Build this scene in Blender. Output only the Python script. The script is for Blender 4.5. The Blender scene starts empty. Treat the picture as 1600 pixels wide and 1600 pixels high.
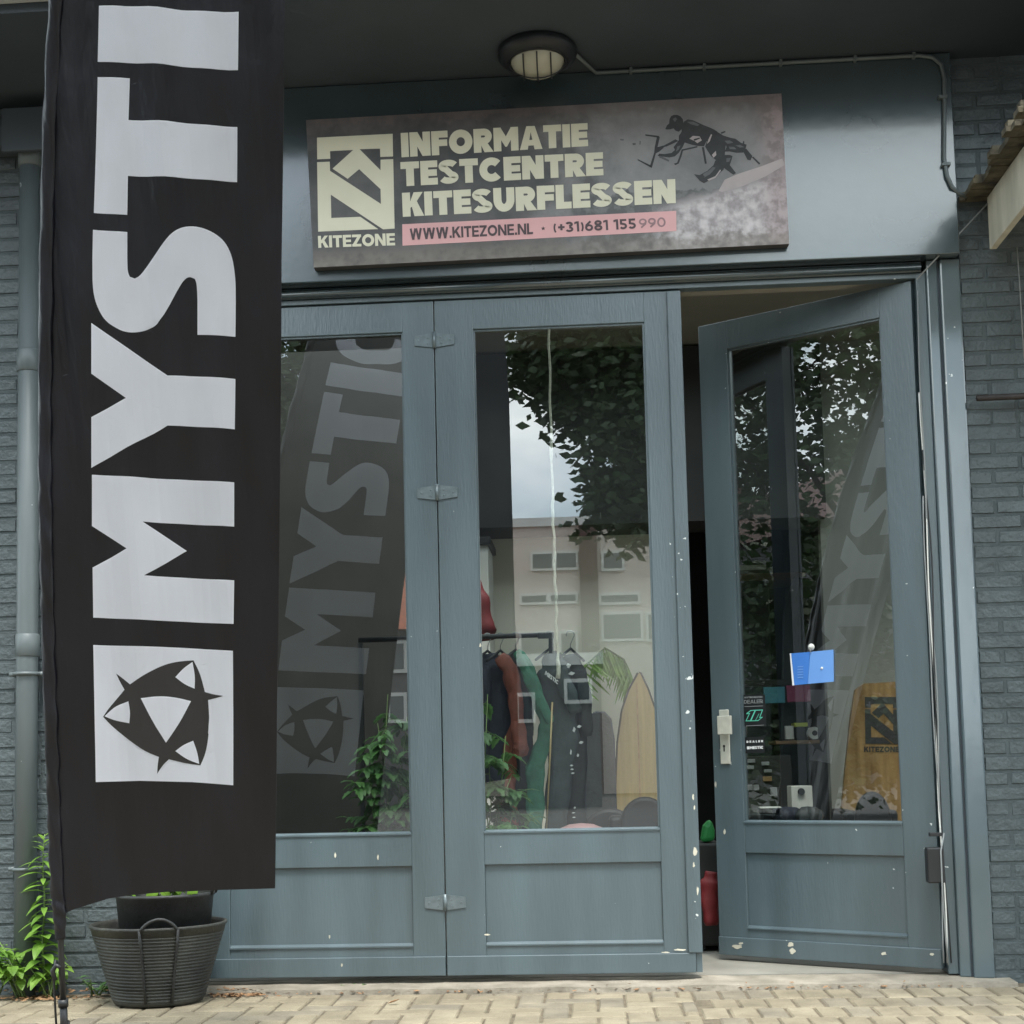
import bpy, bmesh, math, random
from mathutils import Vector, Matrix, noise
from mathutils.geometry import tessellate_polygon
R = math.radians
random.seed(7)
S = bpy.context.scene
COL = S.collection
# ------------------------------------------------------------------ camera
CAM = Vector((0.63034923, -6.33048052, 0.9114043))
YAW, PITCH, ROLL = 0.06706008, 0.08270162, -0.02242067
F, CX, CY = 2284.6427, 761.1773, 999.4714
fwd = Vector((-math.sin(YAW)*math.cos(PITCH), math.cos(YAW)*math.cos(PITCH), math.sin(PITCH)))
rgt = Vector((math.cos(YAW), math.sin(YAW), 0))
upv = rgt.cross(fwd)
r2 = rgt*math.cos(ROLL)+upv*math.sin(ROLL)
u2 = -rgt*math.sin(ROLL)+upv*math.cos(ROLL)
cd = bpy.data.cameras.new('camera'); cam = bpy.data.objects.new('camera', cd); COL.objects.link(cam)
cam.matrix_world = Matrix(((r2.x, u2.x, -fwd.x, CAM.x), (r2.y, u2.y, -fwd.y, CAM.y), (r2.z, u2.z, -fwd.z, CAM.z), (0, 0, 0, 1)))
cd.sensor_width = 36; cd.sensor_fit = 'HORIZONTAL'; cd.lens = F/1600*36
cd.shift_x = (800-CX)/1600; cd.shift_y = -(800-CY)/1600
cd.clip_start = 0.05; cd.clip_end = 600
S.camera = cam
S.render.resolution_x = 1024; S.render.resolution_y = 1024
S.view_settings.view_transform = 'Standard'; S.view_settings.look = 'None'
S.view_settings.exposure = 1.84; S.view_settings.gamma = 1
S.cycles.max_bounces = 9; S.cycles.transparent_max_bounces = 12; S.cycles.glossy_bounces = 4
S.cycles.sample_clamp_indirect = 6
# ------------------------------------------------------------------ sky and sun
SUN_EL, SUN_AZ = 66, 15     # azimuth measured from -Y towards +X
W = bpy.data.worlds.new('World'); S.world = W; W.use_nodes = True
nt = W.node_tree; bg = nt.nodes['Background']
sky = nt.nodes.new('ShaderNodeTexSky'); sky.sky_type = 'NISHITA'; sky.sun_disc = False
sky.sun_elevation = R(SUN_EL); sky.sun_rotation = R(180-SUN_AZ); sky.air_density = 1.2; sky.dust_density = 2
tc = nt.nodes.new('ShaderNodeTexCoord'); mp = nt.nodes.new('ShaderNodeMapping'); mp.inputs['Scale'].default_value = (1.6, 1.6, 3.6)
nz = nt.nodes.new('ShaderNodeTexNoise'); nz.inputs['Scale'].default_value = 1.7; nz.inputs['Detail'].default_value = 9; nz.inputs['Roughness'].default_value = .55
cr = nt.nodes.new('ShaderNodeValToRGB'); cr.color_ramp.elements[0].position = .30; cr.color_ramp.elements[1].position = .52
cr.color_ramp.elements[0].color = (.25, .25, .25, 1)
cc = nt.nodes.new('ShaderNodeValToRGB'); cc.color_ramp.elements[0].position = .42; cc.color_ramp.elements[1].position = .66
cc.color_ramp.elements[0].color = (4.4, 5.5, 6.1, 1); cc.color_ramp.elements[1].color = (11.6, 12.2, 12.0, 1)
n2 = nt.nodes.new('ShaderNodeTexNoise'); n2.inputs['Scale'].default_value = 2.6; n2.inputs['Detail'].default_value = 6
mx = nt.nodes.new('ShaderNodeMix'); mx.data_type = 'RGBA'
L = nt.links.new
L(tc.outputs['Generated'], mp.inputs['Vector']); L(mp.outputs[0], nz.inputs['Vector']); L(mp.outputs[0], n2.inputs['Vector'])
L(nz.outputs['Fac'], cr.inputs[0]); L(n2.outputs['Fac'], cc.inputs[0])
L(cr.outputs[0], mx.inputs['Factor']); L(sky.outputs[0], mx.inputs[6]); L(cc.outputs[0], mx.inputs[7])
L(mx.outputs[2], bg.inputs['Color']); bg.inputs['Strength'].default_value = 0.125
sd = bpy.data.lights.new('sun', 'SUN'); sd.energy = 1.5; sd.angle = R(18); sd.color = (1, .96, .9)
sun = bpy.data.objects.new('sun', sd); COL.objects.link(sun)
sv = Vector((math.sin(R(SUN_AZ))*math.cos(R(SUN_EL)), -math.cos(R(SUN_AZ))*math.cos(R(SUN_EL)), math.sin(R(SUN_EL))))
sun.rotation_euler = sv.to_track_quat('Z', 'Y').to_euler()

# ------------------------------------------------------------------ helpers: rays onto real planes
def ray(px, py):
    return r2*((px-CX)/F)+u2*((CY-py)/F)+fwd
def oy(px, py, Y=0.0):
    d = ray(px, py); return CAM+d*((Y-CAM.y)/d.y)
def oz(px, py, Z):
    d = ray(px, py); return CAM+d*((Z-CAM.z)/d.z)
def fy(x, z):      # the hanging cloth of the flag
    b = -0.97820563+0.17576438*x-0.29699942*z-0.02109528*z*z-0.1049461*x*z
    return b+.006*math.sin(x*19+z*1.3+.6)+.0035*math.sin(x*41-z*2.1)
def onflag(px, py):
    d = ray(px, py); t = 5.0
    for i in range(40):
        q = CAM+d*t; t += (fy(q.x, q.z)-q.y)/d.y*.7
    q = CAM+d*t; return (q.x, q.z)

# ------------------------------------------------------------------ materials
def mat(name, col, rough=.6, var=.12, scale=6, bump=0, bscale=40, metal=0, spec=.5, col2=None, coat=0, stretch=(1, 1, 1), chips=0, trans=0, detail=6):
    m = bpy.data.materials.new(name); m.use_nodes = True
    n = m.node_tree; b = n.nodes['Principled BSDF']
    b.inputs['Roughness'].default_value = rough; b.inputs['Metallic'].default_value = metal
    b.inputs['Specular IOR Level'].default_value = spec
    if coat: b.inputs['Coat Weight'].default_value = coat; b.inputs['Coat Roughness'].default_value = .12
    t = n.nodes.new('ShaderNodeTexCoord'); mpp = n.nodes.new('ShaderNodeMapping'); mpp.inputs['Scale'].default_value = stretch
    n.links.new(t.outputs['Object'], mpp.inputs[0])
    z = n.nodes.new('ShaderNodeTexNoise'); z.inputs['Scale'].default_value = scale; z.inputs['Detail'].default_value = detail
    n.links.new(mpp.outputs[0], z.inputs['Vector'])
    c = n.nodes.new('ShaderNodeValToRGB'); c.color_ramp.elements[0].position = .3; c.color_ramp.elements[1].position = .7
    a = [max(0, v*(1-var)) for v in col]; d = col2 if col2 else [min(1, v*(1+var)) for v in col]
    c.color_ramp.elements[0].color = (*a, 1); c.color_ramp.elements[1].color = (*d, 1)
    n.links.new(z.outputs['Fac'], c.inputs[0]); out = c.outputs[0]
    if chips:
        v = n.nodes.new('ShaderNodeTexNoise'); v.inputs['Scale'].default_value = 34; v.inputs['Detail'].default_value = 2
        n.links.new(t.outputs['Object'], v.inputs['Vector'])
        q = n.nodes.new('ShaderNodeValToRGB'); q.color_ramp.elements[0].position = .765-chips*.02; q.color_ramp.elements[1].position = .775-chips*.02
        n.links.new(v.outputs['Fac'], q.inputs[0])
        mm = n.nodes.new('ShaderNodeMix'); mm.data_type = 'RGBA'; mm.inputs[7].default_value = (.55, .57, .56, 1)
        lo = n.nodes.new('ShaderNodeTexNoise'); lo.inputs['Scale'].default_value = 2.3; lo.inputs['Detail'].default_value = 1
        n.links.new(t.outputs['Object'], lo.inputs['Vector']); lr = n.nodes.new('ShaderNodeMath'); lr.operation = 'GREATER_THAN'; lr.inputs[1].default_value = .52; n.links.new(lo.outputs['Fac'], lr.inputs[0])
        mu = n.nodes.new('ShaderNodeMath'); mu.operation = 'MULTIPLY'; n.links.new(q.outputs[0], mu.inputs[0]); n.links.new(lr.outputs[0], mu.inputs[1])
        n.links.new(mu.outputs[0], mm.inputs['Factor']); n.links.new(out, mm.inputs[6]); out = mm.outputs[2]
    n.links.new(out, b.inputs['Base Color'])
    if bump:
        z2 = n.nodes.new('ShaderNodeTexNoise'); z2.inputs['Scale'].default_value = bscale; z2.inputs['Detail'].default_value = 5
        n.links.new(mpp.outputs[0], z2.inputs['Vector'])
        bp = n.nodes.new('ShaderNodeBump'); bp.inputs['Strength'].default_value = bump; bp.inputs['Distance'].default_value = .01
        n.links.new(z2.outputs['Fac'], bp.inputs['Height']); n.links.new(bp.outputs[0], b.inputs['Normal'])
    if trans:
        tr = n.nodes.new('ShaderNodeBsdfTranslucent'); tr.inputs['Color'].default_value = (*[min(1, v*1.5) for v in d], 1)
        ms = n.nodes.new('ShaderNodeMixShader'); ms.inputs[0].default_value = trans
        o = n.nodes['Material Output']; n.links.new(b.outputs[0], ms.inputs[1]); n.links.new(tr.outputs[0], ms.inputs[2]); n.links.new(ms.outputs[0], o.inputs[0])
    return m
def glass(name):
    m = bpy.data.materials.new(name); m.use_nodes = True; n = m.node_tree; n.nodes.clear()
    o = n.nodes.new('ShaderNodeOutputMaterial'); g = n.nodes.new('ShaderNodeBsdfGlossy'); g.inputs['Roughness'].default_value = 0.0
    g.inputs['Color'].default_value = (1, 1, 1, 1)
    t = n.nodes.new('ShaderNodeBsdfTransparent'); t.inputs['Color'].default_value = (.93, .96, .94, 1)
    f = n.nodes.new('ShaderNodeFresnel'); f.inputs['IOR'].default_value = 2.45
    ge = n.nodes.new('ShaderNodeNewGeometry'); mu = n.nodes.new('ShaderNodeMath'); mu.operation = 'SUBTRACT'; mu.use_clamp = True
    n.links.new(f.outputs[0], mu.inputs[0]); n.links.new(ge.outputs['Backfacing'], mu.inputs[1])
    ms = n.nodes.new('ShaderNodeMixShader'); n.links.new(mu.outputs[0], ms.inputs[0])
    n.links.new(t.outputs[0], ms.inputs[1]); n.links.new(g.outputs[0], ms.inputs[2]); n.links.new(ms.outputs[0], o.inputs[0])
    return m
M = {}
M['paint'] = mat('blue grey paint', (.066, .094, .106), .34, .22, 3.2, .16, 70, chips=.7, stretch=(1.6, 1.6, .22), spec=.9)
M['paint_worn'] = mat('worn edge paint', (.066, .094, .106), .34, .22, 3.2, .16, 70, chips=2.0, stretch=(1.6, 1.6, .22), spec=.9)
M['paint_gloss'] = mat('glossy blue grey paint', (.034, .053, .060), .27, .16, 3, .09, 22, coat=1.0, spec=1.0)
M['paint_post'] = mat('glossy post paint', (.080, .110, .124), .13, .10, 5, .12, 16, coat=1.0, stretch=(1, 1, .5), chips=.3)
M['soffit'] = mat('dark soffit paint', (.045, .056, .068), .6, .1, 3, .1, 20)
M['fascia'] = mat('pale fascia', (.42, .44, .44), .5, .05)
M['brick'] = mat('grey painted brick', (.064, .080, .085), .42, .25, 7, .7, 45, detail=9)
M['mortar'] = mat('grey painted mortar', (.058, .073, .077), .7, .2, 20, .5, 60)
M['pipe'] = mat('grey painted pipe', (.098, .116, .119), .42, .14, 6, .1, 30, stretch=(1, 1, .3), chips=.6)
M['metal'] = mat('painted hinge metal', (.13, .16, .17), .35, .15, 40, .1, 80, metal=.3)
M['cream'] = mat('cream metal', (.50, .49, .42), .35, .1, 30)
M['black'] = mat('black plastic', (.012, .012, .013), .45, .2)
M['rubber'] = mat('black rubber', (.020, .021, .021), .55, .3, 14, .25, 60)
M['rubber_dusty'] = mat('dusty black rubber', (.014, .015, .015), .6, .2, 7, .4, 70, col2=(.045, .046, .038))
M['soil'] = mat('soil', (.03, .02, .013), .95, .4, 40, 1, 60)
M['flag'] = mat('black flag cloth', (.0028, .0028, .0052), .38, .25, 5, .75, 2.6, spec=.42, stretch=(1.6, 1.6, .16), col2=(.0055, .0055, .0095), trans=.012)
M['flagwhite'] = mat('white flag print', (.80, .81, .88), .5, .05, 5, .6, 9, stretch=(1.2, 1.2, .12), col2=(.84, .86, .94), trans=.48)
M['flaginv'] = mat('black print', (.012, .011, .012), .5, .2, 5)
M['glass'] = glass('window glass')
M['paver'] = mat('tan pavers', (.19, .158, .107), .85, .2, 5, .6, 90, col2=(.27, .228, .156), detail=10)
M['paver2'] = mat('worn grey pavers', (.17, .145, .105), .85, .2, 6, .6, 90, col2=(.24, .205, .148), detail=10)
M['paver3'] = mat('pale pavers', (.21, .175, .12), .85, .2, 6, .6, 90, col2=(.30, .255, .178), detail=10)
M['sand'] = mat('joint sand', (.13, .105, .07), .95, .35, 18, .8, 80)
M['ground'] = mat('street asphalt', (.075, .073, .07), .9, .2, 3)
M['concrete'] = mat('threshold concrete', (.20, .175, .135), .85, .25, 7, .5, 60, col2=(.31, .275, .22))
M['floor'] = mat('pale shop floor', (.22, .21, .18), .6, .2, 4)
M['wall'] = mat('beige plaster', (.78, .74, .63), .85, .04, 2)
M['wallgrey'] = mat('grey plaster', (.26, .26, .23), .85, .05, 2)
M['darkroom'] = mat('dark timber and shade', (.020, .020, .018), .7, .3, 4)  # timber tone, also put on the left walls as painted shade
M['ceil'] = mat('cream ceiling', (.26, .24, .195), .85, .05)
M['wood'] = mat('shelf wood', (.22, .13, .07), .55, .25, 8, .1, 40, stretch=(.3, 3, 3))
M['ply'] = mat('varnished plywood', (.22, .125, .05), .4, .30, 5, .05, 40, stretch=(4, 1, .45), col2=(.36, .23, .10))
M['ply2'] = mat('yellow bamboo deck', (.25, .185, .085), .4, .22, 5, .05, 40, stretch=(6, 1, .4))
M['rope'] = mat('white rope', (.62, .60, .52), .8, .15, 50, .6, 120)
M['leaf'] = mat('bright leaf', (.085, .19, .028), .5, .3, 12, .2, 40, col2=(.22, .38, .06), trans=.35)
M['leafdark'] = mat('deep green leaf', (.035, .10, .028), .5, .3, 12, .2, 40, col2=(.075, .17, .05), trans=.3)
M['treeleaf'] = mat('tree leaf', (.022, .048, .016), .5, .3, 2, col2=(.05, .09, .03), trans=.12)
M['bark'] = mat('bark', (.06, .05, .04), .9, .3, 6, .8, 20)
M['stem'] = mat('stem', (.12, .18, .06), .6, .2)
M['dry'] = mat('dry litter', (.20, .095, .04), .9, .4, 30, .5, 60, col2=(.34, .20, .10))
M['signface'] = None
M['ivory'] = mat('ivory print', (.66, .625, .48), .55, .04)
M['pink'] = mat('pink print', (.66, .36, .36), .55, .05)
M['inkgrey'] = mat('dark print', (.075, .05, .055), .6, .1)
M['inkfaded'] = mat('faded print', (.28, .17, .18), .6, .1)
M['inkblack'] = mat('black print ink', (.030, .030, .032), .6, .2, 30)
M['inkgrey2'] = mat('grey print ink', (.10, .10, .105), .6, .2, 30)
M['boardprint'] = mat('pale board print', (.40, .345, .345), .6, .12, 8)
M['signedge'] = mat('sign edge', (.05, .045, .045), .7, .2)
M['lens'] = mat('frosted lamp glass', (.42, .41, .33), .25, .05, coat=.5)
M['lamp'] = mat('dark lamp housing', (.012, .014, .018), .4, .1)
M['white'] = mat('white plastic', (.62, .62, .58), .5, .06)
M['offwhite'] = mat('weathered white board', (.50, .47, .38), .7, .18, 6, .3, 30, stretch=(2, 2, .5))
M['roofing'] = mat('old roofing felt', (.05, .045, .035), .95, .5, 14, 1, 30, col2=(.13, .11, .07))
M['blue'] = mat('blue plastic sleeve', (.055, .20, .60), .3, .06, 3, coat=.3)
M['bluelight'] = mat('pale blue plastic', (.15, .33, .72), .3, .04, 3, coat=.3)
M['redcloth'] = mat('rust red neoprene', (.19, .050, .030), .7, .3, 10, 1, 22)
M['red'] = mat('red cloth', (.13, .007, .009), .6, .15, 8)
M['greencloth'] = mat('sea green neoprene', (.040, .16, .10), .7, .3, 10, 1, 22)
M['navy'] = mat('navy cloth', (.014, .018, .032), .7, .2, 10, .3, 50)
M['darkcloth'] = mat('black neoprene', (.018, .022, .022), .6, .25, 14, .3, 60)
M['slate'] = mat('slate neoprene', (.045, .060, .060), .6, .25, 14, .3, 60)
M['limegreen'] = mat('bright green bag', (.02, .22, .05), .5, .15, 8)
M['yellow'] = mat('yellow card', (.42, .46, .06), .5, .1)
M['teal'] = mat('teal cloth', (.05, .22, .28), .7, .1)
M['magenta'] = mat('magenta cloth', (.25, .04, .10), .7, .1)
M['steel'] = mat('steel', (.35, .35, .35), .3, .1, metal=.8)
M['rust'] = mat('dark metal bar', (.04, .032, .030), .6, .3, 20, metal=.3)
M['housebrick'] = mat('pinkish brick', (.62, .54, .48), .85, .08, 12)
M['housedark'] = mat('dark brown brick', (.10, .055, .05), .85, .15, 12)
M['housegrey'] = mat('grey brown brick', (.10, .095, .10), .85, .15, 12)
M['houseframe'] = mat('white window frame', (.66, .66, .62), .5, .03)
M['housepane'] = mat('dark house window', (.05, .06, .07), .15, .1, coat=.5)
M['rooftile'] = mat('red roof tile', (.33, .10, .05), .8, .2, 10)
M['mint'] = mat('mint print', (.10, .50, .36), .5, .05)
M['whiteprint'] = mat('white print', (.75, .75, .75), .5, .02)
M['sticker'] = mat('black sticker', (.008, .009, .010), .4, .1)
M['greyprint'] = mat('grey print', (.22, .23, .23), .5, .05)

for nd in M['flag'].node_tree.nodes:
    if nd.type == 'BUMP': nd.inputs['Distance'].default_value = .05
# sign face: grungy photograph background
def signface():
    m = bpy.data.materials.new('weathered sign print'); m.use_nodes = True; n = m.node_tree; b = n.nodes['Principled BSDF']
    b.inputs['Roughness'].default_value = .5
    t = n.nodes.new('ShaderNodeTexCoord')
    sp = n.nodes.new('ShaderNodeSeparateXYZ'); n.links.new(t.outputs['Object'], sp.inputs[0])
    z = n.nodes.new('ShaderNodeTexNoise'); z.inputs['Scale'].default_value = 3.2; z.inputs['Detail'].default_value = 10; z.inputs['Roughness'].default_value = .62
    n.links.new(t.outputs['Object'], z.inputs['Vector'])
    z2 = n.nodes.new('ShaderNodeTexNoise'); z2.inputs['Scale'].default_value = 26; z2.inputs['Detail'].default_value = 8; n.links.new(t.outputs['Object'], z2.inputs['Vector'])
    def math_(op, a, bb, cl=False):
        q = n.nodes.new('ShaderNodeMath'); q.operation = op; q.use_clamp = cl
        for i, v in enumerate((a, bb)):
            if hasattr(v, 'links'): n.links.new(v, q.inputs[i])
            else: q.inputs[i].default_value = v
        return q.outputs[0]
    def step(v, a, bb):
        q = n.nodes.new('ShaderNodeMapRange'); q.interpolation_type = 'SMOOTHSTEP'
        q.inputs['From Min'].default_value = a; q.inputs['From Max'].default_value = bb; n.links.new(v, q.inputs['Value']); return q.outputs[0]
    def mix(f, a, bb):
        q = n.nodes.new('ShaderNodeMix'); q.data_type = 'RGBA'
        if hasattr(f, 'links'): n.links.new(f, q.inputs[0])
        else: q.inputs[0].default_value = f
        for i, v in ((6, a), (7, bb)):
            if hasattr(v, 'links'): n.links.new(v, q.inputs[i])
            else: q.inputs[i].default_value = (*v, 1)
        return q.outputs[2]
    X, Z = sp.outputs['X'], sp.outputs['Z']
    xn = math_('ADD', X, math_('MULTIPLY', math_('SUBTRACT', z.outputs['Fac'], .5), .9))
    zn = math_('ADD', Z, math_('MULTIPLY', math_('SUBTRACT', z2.outputs['Fac'], .5), .12))
    base = mix(step(z.outputs['Fac'], .35, .65), (.045, .044, .045), (.105, .098, .097))
    skyp = mix(step(z.outputs['Fac'], .3, .7), (.15, .145, .148), (.26, .25, .25))
    f1 = step(xn, 1.0, 1.35)                       # picture area to the right
    c = mix(f1, base, skyp)
    sea = mix(step(z2.outputs['Fac'], .4, .6), (.085, .085, .085), (.16, .155, .155))
    f2 = math_('MULTIPLY', step(math_('MULTIPLY', zn, -1), -.275, -.265), step(X, 1.15, 1.2))
    c = mix(f2, c, sea)
    spray = mix(step(z2.outputs['Fac'], .3, .7), (.27, .235, .24), (.56, .51, .515))
    zz = math_('SUBTRACT', zn, math_('MULTIPLY', math_('SUBTRACT', X, 1.5), .22))
    f3 = math_('MULTIPLY', step(math_('MULTIPLY', zz, -1), -.22, -.17), step(xn, 1.3, 1.62))
    c = mix(f3, c, spray)
    pink = mix(step(z2.outputs['Fac'], .4, .6), (.20, .15, .15), (.34, .26, .265))
    e1 = step(X, 1.90, 2.02); c = mix(math_('MULTIPLY', e1, .75), c, pink)
    e2 = step(math_('MULTIPLY', zn, -1), -.105, -.035); c = mix(math_('MULTIPLY', e2, .7), c, mix(z2.outputs['Fac'], (.04, .033, .03), (.30, .26, .22)))
    e3 = step(zn, .60, .66); c = mix(math_('MULTIPLY', e3, .6), c, mix(z2.outputs['Fac'], (.05, .04, .04), (.20, .16, .16)))
    n.links.new(c, b.inputs['Base Color'])
    return m
M['signface'] = signface()

# ------------------------------------------------------------------ mesh helpers
def wm(o):      # world matrix without a depsgraph update
    m = Matrix.LocRotScale(o.location, o.rotation_euler, o.scale)
    return (wm(o.parent) @ o.matrix_parent_inverse @ m) if o.parent else m
class MB:
    def __init__(s): s.v = []; s.f = []
    def add(s, vs, fs):
        o = len(s.v); s.v += [tuple(v) for v in vs]; s.f += [tuple(i+o for i in f) for f in fs]; return s
    def box(s, x0, x1, y0, y1, z0, z1, T=None):
        vs = [Vector((x, y, z)) for x in (x0, x1) for y in (y0, y1) for z in (z0, z1)]
        if T: vs = [T @ v for v in vs]
        return s.add(vs, [(0, 1, 3, 2), (4, 6, 7, 5), (0, 4, 5, 1), (2, 3, 7, 6), (0, 2, 6, 4), (1, 5, 7, 3)])
    def tube(s, pts, r, n=8, cap=True, flat=1.0):
        pts = [Vector(p) for p in pts]; rs = r if isinstance(r, (list, tuple)) else [r]*len(pts)
        o = len(s.v); nrm = None
        for i, p in enumerate(pts):
            d = (pts[min(i+1, len(pts)-1)]-pts[max(i-1, 0)])
            d = d.normalized() if d.length > 1e-9 else Vector((0, 0, 1))
            if nrm is None: nrm = d.cross(Vector((0, 0, 1)) if abs(d.z) < .9 else Vector((1, 0, 0))).normalized()
            nrm = (nrm-d*nrm.dot(d)).normalized(); bn = d.cross(nrm)
            for k in range(n):
                a = 2*math.pi*k/n; s.v.append(tuple(p+nrm*math.cos(a)*rs[i]+bn*math.sin(a)*rs[i]*flat))
        for i in range(len(pts)-1):
            for k in range(n):
                a = o+i*n+k; b = o+i*n+(k+1) % n; s.f.append((a, b, b+n, a+n))
        if cap:
            s.f.append(tuple(o+k for k in range(n))[::-1]); s.f.append(tuple(o+(len(pts)-1)*n+k for k in range(n)))
        return s
    def lathe(s, prof, n=32, c=(0, 0, 0), ax='Z', sx=1, sy=1, wob=None):
        o = len(s.v)
        for (r, h) in prof:
            for k in range(n):
                a = 2*math.pi*k/n; rr = r*(1+(wob(a, h) if wob else 0))
                x, y = rr*math.cos(a)*sx, rr*math.sin(a)*sy
                v = (x, y, h) if ax == 'Z' else (x, h, y)
                s.v.append((v[0]+c[0], v[1]+c[1], v[2]+c[2]))
        for i in range(len(prof)-1):
            for k in range(n):
                a = o+i*n+k; b = o+i*n+(k+1) % n; s.f.append((a, b, b+n, a+n))
        return s
    def prism(s, poly, y0, y1):       # poly in (x,z)
        o = len(s.v); n = len(poly)
        for y in (y0, y1):
            for (x, z) in poly: s.v.append((x, y, z))
        s.f.append(tuple(o+i for i in range(n))); s.f.append(tuple(o+n+i for i in range(n))[::-1])
        for i in range(n): j = (i+1) % n; s.f.append((o+i, o+j, o+n+j, o+n+i))
        return s
    def build(s, name, m, parent=None, smooth=False, bevel=0, T=None, fix=False):
        me = bpy.data.meshes.new(name); me.from_pydata(s.v, [], s.f); me.update()
        if T: me.transform(T)
        me.validate()
        if fix:
            b = bmesh.new(); b.from_mesh(me); bmesh.ops.recalc_face_normals(b, faces=b.faces); b.to_mesh(me); b.free()
        ms = m if isinstance(m, (list, tuple)) else [m]
        for q in ms: me.materials.append(M[q] if isinstance(q, str) else q)
        o = bpy.data.objects.new(name, me); COL.objects.link(o)
        if parent: o.parent = parent; o.matrix_parent_inverse = wm(parent).inverted()
        if smooth:
            for p in me.polygons: p.use_smooth = True
        if bevel:
            bv = o.modifiers.new('bevel', 'BEVEL'); bv.width = bevel; bv.segments = 2; bv.limit_method = 'ANGLE'; bv.angle_limit = R(40)
        return o
def tag(o, label=None, cat=None, group=None, kind=None):
    if label: o['label'] = label
    if cat: o['category'] = cat
    if group: o['group'] = group
    if kind: o['kind'] = kind
    return o
def empty(name, loc, label, cat, group=None, rz=0):
    o = bpy.data.objects.new(name, None); COL.objects.link(o); o.location = loc; o.rotation_euler = (0, 0, rz); o.empty_display_size = .1
    tag(o, label, cat, group); return o
def centre(o, p=None):   # move an object's origin to its base
    vs = [v.co for v in o.data.vertices]
    if p is None:
        p = Vector((sum(v.x for v in vs)/len(vs), sum(v.y for v in vs)/len(vs), min(v.z for v in vs)))
    o.data.transform(Matrix.Translation(-Vector(p))); o.location = p; return o

# ------------------------------------------------------------------ stroke lettering
def stroke(pts, t, closed=False):
    P = [Vector((p[0], p[1])) for p in pts]; n = len(P); Lp = []; Rp = []
    for i in range(n):
        a = P[(i-1) % n] if (closed or i > 0) else P[i]; b = P[(i+1) % n] if (closed or i < n-1) else P[i]
        d1 = (P[i]-a); d2 = (b-P[i])
        if d1.length < 1e-9: d1 = d2
        if d2.length < 1e-9: d2 = d1
        d1.normalize(); d2.normalize(); m = (d1+d2)
        m = m.normalized() if m.length > 1e-6 else d1
        nn = Vector((-m.y, m.x)); k = 1/max(.35, nn.dot(Vector((-d1.y, d1.x))))
        Lp.append(P[i]+nn*t/2*k); Rp.append(P[i]-nn*t/2*k)
    q = []
    for i in range(n if closed else n-1):
        j = (i+1) % n; q.append([Lp[i], Rp[i], Rp[j], Lp[j]])
    return q
def arc(cx, cy, rx, ry, a0, a1, n=14):
    return [(cx+rx*math.cos(R(a0+(a1-a0)*i/n)), cy+ry*math.sin(R(a0+(a1-a0)*i/n))) for i in range(n+1)]
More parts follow.
